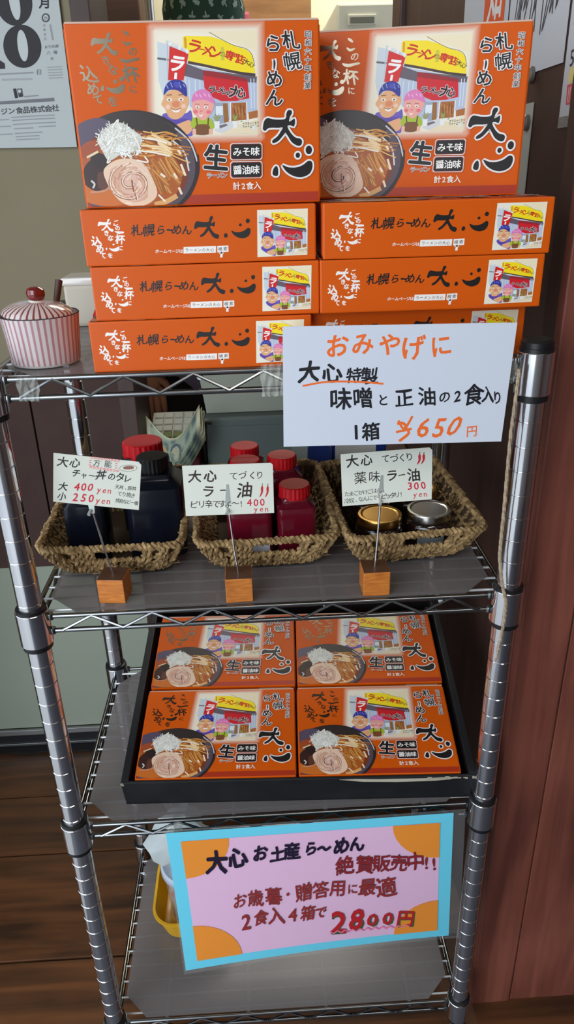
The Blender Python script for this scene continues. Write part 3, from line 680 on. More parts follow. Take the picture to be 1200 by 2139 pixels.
A.post = homog([(110, 90), (1120, 90), (1120, 1105), (110, 1105)], [(884, 62), (1120, 58), (1123, 272), (890, 280)])
A.at(0, 0, 1); illustration(A, False); A.post = None
def make_carton():
    o = MB().box(-BW/2, BW/2, 0, BH, 0, BT, 0.0012).build('gift_carton', M['orange'], smooth=False)
    for sx in (-1, 1):
        a, b = sorted((sx*BW/2, sx*(BW/2+0.0006))); MB().box(a, b, 0.004, BH-0.004, 0.003, BT-0.0012, 0.0002).build('tuck_flap', M['orange'], o)
    MB().box(-BW/2+0.001, BW/2-0.001, BH-0.001, BH+0.0004, BT-0.003, BT+0.0003, 0.0002).build('lid_fold', M['paper_edge'], o)
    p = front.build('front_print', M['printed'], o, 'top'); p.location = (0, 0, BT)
    p = foil.build('foil_lettering', M['foil'], o, 'top'); p.location = (0, 0, BT); p['label'] = 'brush lettering stamped in shiny foil'
    p = side.build('side_print', M['printed'], o, 'front'); p.location = (0, 0, 0)
    return o
proto = make_carton(); used = [False]
def carton(loc, rot, label, group):
    o = proto if not used[0] else copy_tree(proto); used[0] = True
    o.location = loc; o.rotation_euler = rot; return tag(o, label, 'box', group)
T0 = ZT[0]
YF = 0.004
for k, (cx, yw, lab) in enumerate(((-0.0545, 0.004, 'orange noodle carton lying at the bottom of the left stack, beside the striped pot'), (-0.0470, 0.004, 'orange noodle carton lying in the middle of the left stack'), (-0.0495, 0.006, 'orange noodle carton lying topmost in the left stack, under the unobstructed upright box'))):
    carton((cx, YF+0.002*k, T0+k*(BT+0.0004)), (0, 0, yw), lab, 'flat cartons on the top shelf')
for k, (cx, yw, lab) in enumerate(((0.1450, -0.004, 'orange noodle carton lying at the bottom of the right stack, behind the white price sign'), (0.1527, -0.004, 'orange noodle carton lying in the middle of the right stack'), (0.1555, -0.008, 'orange noodle carton lying topmost in the right stack with a glare on its side'))):
    carton((cx, YF if k else 0.0165, T0+k*(BT+0.0004)), (0, 0, yw), lab, 'flat cartons on the top shelf')
T1 = T0+3*(BT+0.0004)+0.0003
carton((-0.0455, 0.018+BT, T1), (PI/2, 0, 0.02), 'orange carton standing upright on the left stack, its ramen picture fully visible', 'upright cartons on top')
a = -0.195; c0 = Vector((0.1380, 0.0655, T1)); nrm = Vector((-math.sin(a), math.cos(a), 0))
carton(c0+nrm*BT, (PI/2, 0, a), 'orange carton standing angled on the right stack, partly behind the other upright box', 'upright cartons on top')

# ---------------------------------------------------------------- black tray of cartons on the third shelf
TA, TYAW = math.radians(13.5), -0.045
tray = tag(empty('display_tray', (0.0240, 0.0185, ZT[2]), (TA, 0, TYAW)), 'worn black cardboard tray tilted on the third shelf and holding four orange boxes', 'tray')
tw, td, th, t = 0.2190, 0.312, 0.0475, 0.0035
MB().box(-tw, tw, 0, td, 0, 0.002).build('tray_base', M['black_card'], tray)
MB().box(-tw, tw, 0, t, 0.0, th, 0.001).build('front_wall', M['black_card'], tray)
MB().box(-tw, tw, td-t, td, 0.0, th, 0.001).build('rear_wall', M['black_card'], tray)
for sx in (-1, 1):
    x0, x1 = sorted((sx*tw, sx*(tw-0.0095))); MB().box(x0, x1, t, td-t, 0.002, th, 0.0012).build('side_wall', M['black_card'], tray)
sc = MB().prism([(0.05, th-0.002), (0.08, th-0.0075), (0.12, th-0.0095), (0.17, th-0.0085), (0.20, th-0.003), (0.185, th-0.0015), (0.15, th-0.003), (0.10, th-0.003), (0.07, th-0.0015)], -0.0003, 0.0002)
sc.build('torn_edge', M['raw_card'], tray)['label'] = 'torn pale paper showing through the black edge'
sc = MB()
for k in range(16): x0 = 0.155+0.05*rnd.random(); z0 = th-0.001-0.006*rnd.random(); sc.box(x0, x0+0.002+0.005*rnd.random(), -0.0003, 0.0002, z0, z0+0.0012)
for sx in (-1, 1):
    for k in range(6): x0 = sx*(tw-0.001-0.004*rnd.random()); z0 = th-0.004*rnd.random(); sc.box(x0-0.0012, x0+0.0012, -0.0004, 0.0006, z0-0.002, z0)
tag(sc.build('scuffed_edge', M['raw_card'], tray), kind='stuff')
Mt = Matrix.Translation(tray.location) @ tray.rotation_euler.to_matrix().to_4x4()
for (lx, ly, lz, lab) in ((-0.1025, 0.0045, 0, 'orange carton lying front left in the black tray'), (0.1005, 0.0045, 0, 'orange carton lying front right in the black tray'), (-0.1010, 0.1425, 0.0, 'orange carton lying rear left in the black tray'), (0.1015, 0.1425, 0.0, 'orange carton lying rear right in the black tray')):
    p = Mt @ Vector((lx, ly, 0.0025+lz)); carton(p, (TA, 0, TYAW), lab, 'cartons in the black tray')
rs = tag(MB().box(-0.10, 0.10, 0, 0.07, 0, 0.044, 0.002).build('riser_box', M['black_card']), 'black cardboard riser under the back of the tilted tray', 'box')
rs.location = (0.03, 0.225, ZT[2])

# ---------------------------------------------------------------- paper signs
def sheet_tag(o, label, cat='sign'): return tag(o, label, cat)
def plane_sheet(name, quad_px, tl, tr, bl, br, margin_mat=None):
    """a flat sheet: local x along its top edge, local z up, print towards -y"""
    pass
# white price sign, taped to the top shelf's front rails
SW, SHH = 0.2060, 0.1115
ws = tag(empty('price_sign', (0.0160, -0.0195, 0.9800), (math.radians(2), math.radians(1.0), 0)), 'white handwritten paper price sign taped to the front of the top shelf', 'sign')
MB().box(0, SW, 0, 0.0006, 0, SHH).build('paper_sheet', mat('sign_paper', (206, 212, 224), 0.6), ws)
A = Art(homog([(593, 684), (1082, 675), (1046, 924), (593, 926)], [(0, SHH), (SW, SHH), (SW, 0), (0, 0)])).at(580, 660, 2.308)
OR = (232, 104, 36); INK = (16, 16, 24)
for c, x, y, z in (('お', 290, 142, 118), ('み', 408, 136, 112), ('や', 528, 136, 112), ('げ', 652, 152, 122), ('に', 782, 146, 112)): A.ch(c, x, y, z, OR, 0.022, rot=.04, wob=.05, shear=.1)
for c, x, y, z in (('大', 152, 266, 104), ('心', 258, 268, 98), ('特', 360, 282, 76), ('製', 438, 286, 84)): A.ch(c, x, y, z, INK, 0.034 if z > 90 else 0.024, rot=.03, wob=.05, shear=.08)
A.line([(120, 332), (230, 314), (370, 314), (502, 325)], 9, OR)
for c, x, y, z in (('味', 298, 396, 108), ('噌', 404, 392, 102), ('と', 500, 400, 58), ('正', 600, 392, 92), ('油', 710, 386, 92), ('の', 795, 388, 62), ('2', 860, 386, 72), ('食', 940, 384, 104), ('入', 1010, 380, 88), ('り', 1056, 398, 70)): A.ch(c, x, y, z, INK, 0.022, rot=.05, wob=.05, shear=.1, sx=0.72 if c in '入り' else 1.0)
A.ch('1', 370, 550, 92, INK, 0.03); A.ch('箱', 440, 548, 88, INK, 0.026, wob=.04)
A.line([(566, 516), (592, 512), (612, 530)], 13, OR); A.line([(572, 500), (600, 540), (640, 480)], 11, OR); A.line([(560, 555), (636, 540)], 11, OR, False); A.line([(600, 530), (622, 560), (575, 598)], 13, OR)
for c, x in (('6', 698), ('5', 775), ('0', 846)): A.ch(c, x, 528, 128, OR, 0.014, shear=.35, wob=.05)
A.ch('円', 930, 556, 58, OR, 0.012, wob=.05)
A.build('lettering', M['paper'], ws)
# pink sign, laminated, hanging from the third shelf's front rail, its lower left curling forward
PW, PH = 0.352, 0.236
ps = tag(empty('hanging_sign', (-0.1405, -0.0195, 0.490), (0, -0.018, 0)), 'pink handwritten sign with pale blue border and orange corners hanging below the tray', 'sign')
def pbend(u, v, d):
    t = min(1.1, max(0, 1-v/PH)); s_ = min(1.0, max(0, u/PW))
    y = -0.010*t*t*(1-s_)**2 - 0.004*math.sin(PI*s_)*t + 0.010*t*s_
    return (u+0.009*t*s_, y-d, v-PH - 0.0100*t*(1-s_)**1.5 + 0.0065*t*math.sin(PI*s_) - 0.008*t*s_)
def sheet_grid(w, h, nx, ny, bend, d, x0=0, y0=0):
    mb = MB(); v = [bend(x0+w*i/nx, y0+h*j/ny, d) for j in range(ny+1) for i in range(nx+1)]
    return mb.add(v, [(j*(nx+1)+i, j*(nx+1)+i+1, (j+1)*(nx+1)+i+1, (j+1)*(nx+1)+i) for j in range(ny) for i in range(nx)])
A = Art(np.eye(3), 0.00008); A.bend = pbend
def gridpoly(A, x0, y0, x1, y1, rgb, nx=14, ny=8):
    A.put([(x0+(x1-x0)*i/nx, y0+(y1-y0)*j/ny) for j in range(ny+1) for i in range(nx+1)], [(j*(nx+1)+i, j*(nx+1)+i+1, (j+1)*(nx+1)+i+1, (j+1)*(nx+1)+i) for j in range(ny) for i in range(nx)], lin(rgb, 1.05)); A.layer += 4
gridpoly(A, 0, 0, PW, PH, (106, 206, 230))
bw = 0.0165
gridpoly(A, bw, bw*0.9, PW-bw, PH-bw*0.9, (224, 182, 212))
for (cx, cy, sx, sy) in ((bw, PH-bw*.9, 1, -1), (PW-bw, PH-bw*.9, -1, -1), (bw, bw*.9, 1, 1), (PW-bw, bw*.9, -1, 1)):
    r_ = 0.062
    pts = [(cx, cy)]+[(cx+sx*r_*.95*math.cos(a*PI/16), cy+sy*r_*math.sin(a*PI/16)) for a in range(9)]; A.put(pts, [(0, i, i+1) for i in range(1, 9)], lin((232, 142, 50), 1.05)); A.layer += 2
A.H = homog([(347, 1740), (947, 1697), (941, 1953), (389, 2015)], [(0, PH), (PW, PH), (PW, 0), (0, 0)])
A.at(320, 1680, 1.818)
NV = (30, 20, 46); RD = (140, 36, 40); DK = (40, 20, 24)
for c, x, y, z in (('大', 252, 214, 88), ('心', 336, 198, 80), ('お', 428, 180, 62), ('土', 490, 182, 60), ('産', 548, 170, 66), ('ら', 620, 162, 54), ('め', 732, 152, 66), ('ん', 792, 142, 60)): A.ch(c, x, y, z, NV, 0.042, rot=.14, wob=.05, shear=.12)
A.line([(644, 166), (662, 156), (676, 166), (694, 154)], 10, NV)
for c, x, y, z in (('絶', 748, 226, 72), ('賛', 820, 222, 70), ('販', 882, 216, 66), ('売', 944, 214, 66), ('中', 1004, 210, 70), ('!', 1046, 214, 62), ('!', 1072, 214, 62)): A.ch(c, x, y, z, RD, 0.012, rot=.06, wob=.04, shear=.1, outline=DK, ow=0.024)
for c, x, y, z in (('お', 345, 356, 58), ('歳', 406, 348, 64), ('暮', 476, 340, 68), ('・', 530, 335, 50), ('贈', 590, 326, 70), ('答', 656, 318, 66), ('用', 718, 310, 64), ('に', 775, 314, 42), ('最', 830, 306, 68), ('適', 900, 306, 80)): A.ch(c, x, y, z, (150, 44, 44), 0.01, rot=.1, wob=.04, shear=.12, outline=(60, 40, 32), ow=0.02)
for c, x, y, z in (('2', 370, 432, 78), ('食', 425, 421, 58), ('入', 486, 414, 68), ('4', 550, 408, 66), ('箱', 606, 404, 58), ('で', 656, 402, 48)): A.ch(c, x, y, z, (150, 44, 44), 0.012, rot=.1, wob=.04, shear=.15, outline=(60, 46, 32), ow=0.024)
for c, x, y, z, q in (('2', 722, 436, 112, 1.1), ('8', 790, 428, 108, 1.0), ('0', 848, 431, 62, 1.3), ('0', 906, 426, 62, 1.3), ('円', 970, 426, 66, 1)):
    A.ch(c, x+4, y+3, z, (50, 90, 50), 0.03, rot=.06, wob=.03, shear=.15, sx=q); A.ch(c, x, y, z, (186, 30, 40), 0.024, rot=.06, wob=.03, shear=.15, sx=q)
A.line([(690+k*14, 480-k*1.2+(4 if k % 2 else -4)) for k in range(22)], 4, (230, 120, 160))
A.build('lettering', M['laminated'], ps)['label'] = 'pink and blue handwritten poster print'
sheet_grid(PW+0.018, PH+0.012, 14, 8, pbend, -0.0008, -0.003, -0.008).build('laminate_film', M['film'], ps)

# ---------------------------------------------------------------- small tapes
def tape(loc, w, h, lab, rz=0.0):
    mb = MB(); n = 10; v = []
    for j in range(n+1):
        for i in range(n+1):
            x = w*(i/n-.5); z = h*(j/n-.5); v.append((x+0.001*math.sin(7*j+i), -0.0035-0.0016*math.sin(2.1*i+j*1.3)*math.cos(1.7*j), z+0.0008*math.sin(3*i)))
    mb.add(v, [(j*(n+1)+i, j*(n+1)+i+1, (j+1)*(n+1)+i+1, (j+1)*(n+1)+i) for j in range(n) for i in range(n)])
    o = mb.build('clear_tape', M['tape'], None, True); o.location = loc; o.rotation_euler = (0, rz, 0)
    tag(o, lab, 'tape', 'clear tape on the rack')
tape((-0.214, -0.001, 1.0395), 0.019, 0.022, 'crumpled clear tape on the top rail below the striped pot', 0.05)
tape((0.008, -0.001, 1.0395), 0.021, 0.030, 'crumpled clear tape on the top rail left of the white sign')
tape((0.2285, -0.001, 1.0395), 0.014, 0.021, 'clear tape at the right edge of the white sign near the post')
tape((-0.1320, -0.001, 0.4790), 0.018, 0.016, 'clear tape holding the pink sign to the rail')

# ---------------------------------------------------------------- seagrass baskets
def make_basket(seed):
    r = random.Random(seed)
    root = empty('seagrass_basket')
    X0, X1, Y0, Y1 = -0.079, 0.079, 0.052, 0.255      # rim
    x0, x1, y0, y1 = -0.058, 0.058, 0.082, 0.240      # base
    def rimz(y): return 0.048+0.012*max(0, (y-Y0)/(Y1-Y0))**1.3
    def rect_pts(a, b, c, d, n, rr=0.02):
        out = []
        for (cx, cy, a0) in ((b-rr, d-rr, 0), (a+rr, d-rr, PI/2), (a+rr, c+rr, PI), (b-rr, c+rr, 1.5*PI)):
            for k in range(5): q = a0+PI/2*k/4; out.append((cx+rr*math.cos(q), cy+rr*math.sin(q)))
        P = []; L = [0]
        for i in range(len(out)):
            p, q = out[i], out[(i+1) % len(out)]; L.append(L[-1]+math.hypot(p[0]-q[0], p[1]-q[1]))
        for k in range(n):
            s_ = L[-1]*k/n; i = max(j for j in range(len(out)) if L[j] <= s_); p, q = out[i], out[(i+1) % len(out)]; f = (s_-L[i])/max(1e-9, L[i+1]-L[i])
            P.append((p[0]+(q[0]-p[0])*f, p[1]+(q[1]-p[1])*f))
        return P
    N = 132
    RT = rect_pts(X0, X1, Y0, Y1, N, 0.016); RB = rect_pts(x0, x1, y0, y1, N, 0.018)
    def wall(i, t):
        i %= N; a, b = RB[i], RT[i]; s_ = t**0.8
        return Vector((a[0]+(b[0]-a[0])*s_, a[1]+(b[1]-a[1])*s_, 0.004+(rimz(b[1])-0.004)*t))
    def rope(mb, pts, rad, turns, closed=False, rs=0.6):
        pts = [Vector(p) for p in pts]; n = len(pts)
        for ph in (0, PI):
            q = []
            for i, p in enumerate(pts):
                a = pts[(i-1) % n] if closed or i else p; c = pts[(i+1) % n] if closed or i < n-1 else p
                t = (c-a).normalized(); u = t.cross(Vector((0.3, 0.2, 1))).normalized(); w = t.cross(u); an = ph+2*PI*turns*i/n
                q.append(p+(u*math.cos(an)+w*math.sin(an))*rad*0.55+Vector((r.uniform(-1, 1), r.uniform(-1, 1), r.uniform(-1, 1)))*rad*0.12)
            mb.tube(q, [rad*rs*r.uniform(0.85, 1.15) for _ in q], 5, closed=closed)
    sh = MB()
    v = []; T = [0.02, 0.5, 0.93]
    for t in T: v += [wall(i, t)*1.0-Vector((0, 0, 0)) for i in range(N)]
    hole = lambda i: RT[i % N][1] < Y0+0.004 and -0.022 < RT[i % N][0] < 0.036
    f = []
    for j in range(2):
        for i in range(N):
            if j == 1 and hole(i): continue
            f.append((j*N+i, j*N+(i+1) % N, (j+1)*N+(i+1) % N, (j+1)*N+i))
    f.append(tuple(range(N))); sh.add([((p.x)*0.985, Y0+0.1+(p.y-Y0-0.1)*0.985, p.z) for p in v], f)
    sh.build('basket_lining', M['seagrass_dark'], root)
    rim = MB(); rope(rim, [wall(i/2, 1) if False else (wall(i//2, 1)+wall((i+1)//2, 1))/2 for i in range(2*N)], 0.0046, 62, True)
    rim.build('rim_rope', M['seagrass'], root, True)
    hr = MB(); idx = [i for i in range(N) if hole(i)]
    rope(hr, [(wall(idx[0]+k/2 if False else idx[0]+k//2, 0.52)+wall(idx[0]+(k+1)//2, 0.52))/2+Vector((0, -0.001, 0)) for k in range(2*len(idx))], 0.0034, 14)
    hr.build('handle_rope', M['seagrass'], root, True)
    we = MB()
    for i in range(N):
        top = 0.52 if hole(i) else 0.97; n = 11 if top > 0.6 else 7; lean = r.uniform(-1.2, 1.2); pts = []
        for k in range(n):
            t = 0.03+(top-0.03)*k/(n-1); j = i+lean*t*1.2
            a, b = wall(int(math.floor(j)), t), wall(int(math.floor(j))+1, t); p = a+(b-a)*(j-math.floor(j))
            out = Vector((p.x, p.y-0.155, 0)).normalized()
            pts.append(p+out*(0.0018*math.sin(k*2.4+i*1.9)+0.0012))
        rope(we, pts, 0.0031*r.uniform(0.85, 1.15), 1.6+r.random(), False, 0.66)
    for lv in (0.28, 0.6):
        pts = [(wall(i, lv)) for i in range(N)]
        seg = []
        for i in range(N+1):
            if lv > 0.5 and hole(i):
                if len(seg) > 3: rope(we, seg, 0.0026, len(seg)/3)
                seg = []
            else: seg.append(pts[i % N]+Vector((0, 0, 0.001*math.sin(i))))
        if len(seg) > 3: rope(we, seg, 0.0026, len(seg)/3)
    for q in range(30):
        i = r.randrange(N); p = wall(i, r.uniform(0.1, 0.6)); o_ = Vector((p.x, p.y-0.155, 0)).normalized()
        we.tube([p, p+o_*0.006+Vector((r.uniform(-.004, .004), 0, -0.003)), p+o_*0.009+Vector((r.uniform(-.006, .006), 0, -0.001))], [0.001, 0.0008, 0.0004], 4)
    tag(we.build('woven_wall', M['seagrass'], root, True), kind='stuff')
    return root
b0 = make_basket(2)
Z2 = ZT[1]
for o, cx, rz, lab in ((b0, -0.176, 0.0, 'woven seagrass basket of dark sauce bottles below the striped pot'), (None, 0.000, 0.035, 'woven seagrass basket of red oil bottles, middle of the three'), (None, 0.1715, 0.09, 'woven seagrass basket of dark jars near the twine and right post')):
    o = o or copy_tree(b0); o.location = (cx, 0, Z2); o.rotation_euler = (0, 0, rz); tag(o, lab, 'basket', 'seagrass baskets on the second shelf')

# ---------------------------------------------------------------- bottles and jars
def sq_bottle(h, w, body, cap, cap_r, label=None, name='sauce_bottle'):
    root = empty(name)
    MB().sq_lathe([(w*.9, 0), (w, 0.003), (w, h*0.70), (w*.98, h*0.74), (w*0.72, h*0.80), (w*.66, h*0.83), (w*.66, h*0.86)], corner=0.28).build('bottle_body', body, root, True)
    mb = MB(); n = 48; pr = []
    v = []; f = []; hz = h*0.155
    prof = [(1.0, 0), (1.0, hz*.92), (0.93, hz)]
    for (q, z) in prof:
        for k in range(n):
            a = 2*PI*k/n; rr = cap_r*q*(1+(0.018 if k % 2 else -0.018)*(1 if z < hz*.95 else 0)); v.append((rr*math.cos(a), rr*math.sin(a), h*0.845+z))
    for i in range(2):
        for k in range(n): f.append((i*n+k, i*n+(k+1) % n, (i+1)*n+(k+1) % n, (i+1)*n+k))
    f += [tuple(range(n))[::-1], tuple(2*n+k for k in range(n))]
    mb.add(v, f).build('screw_cap', cap, root, False)
    MB().lathe([(cap_r*1.03, h*0.835), (cap_r*1.05, h*0.838), (cap_r*1.05, h*0.85), (cap_r, h*0.852)], 24).build('seal_ring', cap, root, True)
    if label: label(root, h, w)
    return root
def oil_label(root, h, w):
    MB().box(-w*.86, w*.86, -w-0.0006, -w-0.0001, h*0.12, h*0.36).build('bottle_label', M['label_w'], root)
    A = Art(np.eye(3), 0.0001)
    for i, c in enumerate('自家製ラー油'): A.ch(c, -w*.62+i*w*.26, -h*0.30, w*.24, (40, 50, 90), 0.01)
    A.H = np.array([[1, 0, 0], [0, -1, 0], [0, 0, 1.]]); A.v = []; A.f = []; A.c = []
    for i, c in enumerate('自家製ラー油'): A.ch(c, -w*.62+i*w*.26, -h*0.30, w*.24, (40, 50, 90), 0.01)
    p = A.build('label_print', M['paper'], root); p.location = (0, -w-0.0006, 0)
def put(o, x, y, z, rz, lab, cat, grp): o.location = (x, y, z); o.rotation_euler = (0, 0, rz); return tag(o, lab, cat, grp)
ZB = Z2+0.004
ob = sq_bottle(0.088, 0.0225, M['red_oil'], M['red_cap'], 0.0178, name='chili_oil_bottle')
G = 'red oil bottles in the middle basket'
put(ob, 0.0315, 0.108, ZB, 0.06, 'red capped bottle of red oil standing front right in the middle basket', 'bottle', G)
put(copy_tree(ob), 0.0200, 0.172, ZB+0.012, 0.1, 'red capped oil bottle directly behind the front right one', 'bottle', G)
put(copy_tree(ob), -0.0255, 0.205, ZB+0.014, -0.1, 'red capped oil bottle farthest back, above the middle price card', 'bottle', G)
put(copy_tree(ob), -0.0245, 0.158, ZB+0.013, 0.0, 'red oil bottle whose cap just shows above the middle price card', 'bottle', G)
lb = sq_bottle(0.088, 0.0255, M['red_oil'], M['red_cap'], 0.0178, oil_label, name='chili_oil_bottle')
put(lb, -0.0215, 0.1075, ZB, 0.0, 'red oil bottle with a white label behind the middle price card', 'bottle', G)
G = 'dark sauce bottles in the basket below the striped pot'
sb = sq_bottle(0.112, 0.031, M['soy'], M['red_cap'], 0.0245, name='sauce_bottle')
put(sb, -0.1530, 0.2100, ZB, 0.1, 'large dark sauce bottle with a wide red cap at the back of its basket', 'bottle', G)
sc_ = sq_bottle(0.118, 0.033, M['soy'], M['black_cap'], 0.018, name='sauce_bottle')
put(sc_, -0.1320, 0.138, ZB, 0.05, 'large dark sauce bottle with a black cap beside the hanging banknotes', 'bottle', G)
sd = sq_bottle(0.098, 0.0235, M['soy'], M['red_cap'], 0.015, name='sauce_bottle')
put(sd, -0.2115, 0.124, ZB, 0.05, 'small dark sauce bottle behind the card that lists two sizes', 'bottle', G)
def jar(lid):
    root = empty('glass_jar'); r = 0.0285
    MB().lathe([(r*.85, 0), (r, 0.003), (r*1.02, 0.009), (r*1.02, 0.024), (r*.96, 0.030), (r*.84, 0.033), (r*.84, 0.036)], 28).build('jar_body', M['jar'], root, True)
    MB().lathe([(r*.9, 0.0335), (r*.93, 0.034), (r*.93, 0.041), (r*.90, 0.0432), (r*.80, 0.0435), (r*.74, 0.0424), (r*.70, 0.0424)], 32).build('jar_lid', lid, root, True)
    n = 10; v = []
    for k in range(n+1):
        a = -PI/2-0.55+1.1*k/n
        for z in (0.006, 0.019): v.append((r*1.045*math.cos(a), r*1.045*math.sin(a), z))
    MB().add(v, [(2*k, 2*k+2, 2*k+3, 2*k+1) for k in range(n)]).build('jar_label', M['jar_paper'], root, True)
    return root
G = 'dark jars in the basket near the twine'
put(jar(M['gold_lid']), 0.1320, 0.112, ZB, 0.25, 'dark jar with a gold lid standing at the front of its basket', 'jar', G)
put(jar(M['silver_lid']), 0.1925, 0.120, ZB, -0.1, 'dark jar with a silver lid', 'jar', G)
put(jar(M['gold_lid']), 0.1290, 0.175, ZB+0.004, 0.0, 'gold lidded jar half hidden behind the front gold one', 'jar', G)
put(jar(M['gold_lid']), 0.1900, 0.184, ZB, 0.0, 'gold lidded jar at the back, behind the silver lidded one', 'jar', G)

# ---------------------------------------------------------------- wooden cube card stands and their cards
def stand(cx, cy, rz, top, lean, lab):
    root = empty('card_stand', (cx, cy, Z2), (0, 0, rz)); tag(root, lab, 'card stand', 'wooden card stands')
    w = 0.0143
    MB().box(-w, w, -w, w, 0, 0.0286, 0.0008).build('wooden_cube', M['cube'], root)
    MB().box(-w*.96, w*.96, -w*.96, w*.96, 0.0284, 0.0288).build('cube_top', M['cube_top'], root)
    MB().tube([(0, 0, 0.028), (lean*.5, 0.001, top*.55), (lean, 0, top)], 0.0011, 8).build('wire_stem', M['chrome'], root, True)
    cl = MB()
    for s_ in (-1, 1):
        cl.prism([(lean-0.0022, top-0.003), (lean+0.0022, top-0.003), (lean+0.0032, top+0.006), (lean+0.0010, top+0.028), (lean-0.0010, top+0.028), (lean-0.0032, top+0.006)], 0.0012*s_-0.0005, 0.0012*s_+0.0005)
    cl.tube([(lean-0.003, 0, top+0.004), (lean+0.003, 0, top+0.004)], 0.0016, 8)
    cl.tube([(lean-0.001, -0.0015, top+0.001), (lean-0.002, -0.0075, top-0.002)], 0.0018, 8)
    cl.build('clip', M['clip_metal'], root, True)
    return root
stand(-0.1700, 0.0300, -0.12, 0.104, -0.012, 'small wooden cube card stand at the front of the basket of dark bottles')
stand(-0.0350, 0.0200, 0.02, 0.104, -0.006, 'small wooden cube card stand in front of the middle basket')
stand(0.1120, 0.0200, 0.02, 0.107, 0.004, 'small wooden cube card stand in front of the basket of jars')
CREAM = (216, 218, 206)
card_m = mat('cream_card', CREAM, 0.7)
def card(quad, cw, chh, poly, loc, rot, lab):
    root = empty('price_card', loc, rot); tag(root, lab, 'card', 'handwritten price cards')
    MB().prism(poly, 0, 0.0006).build('card_sheet', card_m, root)
    return root, Art(homog(quad, [(-cw/2, chh), (cw/2, chh), (cw/2, 0), (-cw/2, 0)]), 0.00005)
def rc(cw, chh, c=0.003): return [(-cw/2, 0), (cw/2, 0), (cw/2, chh-c), (cw/2-c, chh), (-cw/2, chh)]
def chili(A, x, y, h):
    A.poly([(x+6, y-h*.5), (x+12, y-h*.2), (x+8, y+h*.2), (x-8, y+h*.5), (x-14, y+h*.5), (x-4, y+h*.1), (x-6, y-h*.3)], (190, 30, 44), True); A.line([(x+2, y-h*.5), (x+6, y-h*.68)], 5, (60, 60, 40), False)
RED = (200, 24, 52); CI = (34, 32, 34)
r1, A = card([(103, 942), (290, 962), (290, 1067), (118, 1045)], 0.0865, 0.0525, rc(0.0865, 0.0525), (-0.1765, 0.0272, 0.9070), (math.radians(-2), math.radians(9.0), 0.0), 'cream price card with a red dashed frame and two prices, 400 and 250 yen')
A.at(60, 900, 3.529)
for c, x, y, z in (('大', 228, 216, 84), ('心', 318, 222, 80), ('丼', 516, 318, 82), ('の', 592, 334, 62), ('タ', 656, 338, 74), ('レ', 716, 350, 66), ('チ', 336, 306, 66), ('ャ', 392, 322, 52), ('ー', 446, 326, 52), ('大', 258, 402, 68), ('小', 260, 474, 62)): A.ch(c, x, y, z, CI, 0.018, rot=-.1, wob=.04)
A.ch('万', 472, 228, 54, CI, 0.006, rot=-.1); A.ch('能', 558, 234, 58, CI, 0.006, rot=-.1)
for k in range(9):
    x = 424+k*25
    for y0 in (180+k*3, 254+k*4): A.line([(x, y0+4), (x+9, y0-5), (x+18, y0+4)], 5, (226, 90, 106), False); A.line([(x, y0+10), (x+20, y0+10)], 4, (226, 90, 106), False)
for k in range(3):
    for x in (424, 620): y = 205+k*18+(x-424)*.12; A.line([(x-8, y), (x+8, y+2)], 6, (226, 90, 106), False)
A.ell(713, 268, 68, 26, (70, 60, 56), -.02, 30); A.ell(713, 268, 65, 23, CREAM, -.02, 30); A.ell(715, 264, 44, 15, (150, 104, 88), -.05, 16)
for k in range(6): A.line([(680+k*13, 256), (688+k*13, 276)], 4, (96, 60, 50), False)
for c, x, y, z in (('4', 352, 404, 78), ('0', 402, 408, 78), ('0', 448, 412, 78), ('2', 354, 482, 78), ('5', 410, 487, 78), ('0', 462, 491, 78)): A.ch(c, x, y, z, RED, 0.018, rot=-.1, wob=.03)
for y in (428, 506):
    for i, c in enumerate('yen'): A.ch(c, 512+i*38, y+i*5, 62, RED, 0.004, rot=-.1, wob=.03)
A.text('天丼、豚丼', 640, 412, 768, 428, 36, CI, bold=0.0, rot=-.1); A.text('てり焼き', 664, 464, 762, 480, 38, CI, bold=0.0, rot=-.1); A.text('焼鳥など一番', 652, 515, 792, 538, 34, CI, bold=0.0, rot=-.1)
A.build('card_lettering', M['paper'], r1)
r2, A = card([(380, 974), (568, 965), (574, 1077), (395, 1077)], 0.0905, 0.0545, rc(0.0905, 0.0545, 0.002), (-0.0397, 0.0178, 0.8950), (math.radians(-2), math.radians(0.5), 0.0), 'cream price card reading 400 yen with two small red chillies, middle of three cards')
A.at(370, 900, 3.429)
for c, x, y, z, b in (('大', 126, 330, 92, .02), ('心', 232, 324, 92, .028), ('て', 392, 326, 66, .004), ('づ', 456, 320, 66, .01), ('く', 524, 320, 64, .01), ('り', 580, 318, 66, .006), ('ラ', 224, 436, 92, .02), ('ー', 330, 432, 74, .02), ('油', 474, 432, 118, .02)): A.ch(c, x, y, z, (50, 36, 36), b, rot=.03, wob=.04)
for i, c in enumerate('ピリ辛ですよ〜!'): A.ch(c, (136, 182, 230, 280, 322, 364, 410, 456)[i], 528, 58, (50, 36, 36), 0.008, wob=.05)
chili(A, 600, 440, 84); chili(A, 642, 442, 84)
for i, c in enumerate('400'): A.ch(c, 512+i*48, 522, 74, RED, 0.014, wob=.04)
for i, c in enumerate('yen'): A.ch(c, 562+i*40, 572, 60, RED, 0.004, wob=.04)
A.build('card_lettering', M['paper'], r2)
r3, A = card([(711, 948), (900, 934), (901, 1046), (714, 1055)], 0.0925, 0.0565, rc(0.0925, 0.0565), (0.1225, 0.0180, 0.9005), (math.radians(-2), math.radians(-2.2), 0.0), 'cream price card reading 300 yen in front of the jars')
A.at(680, 900, 3.158)
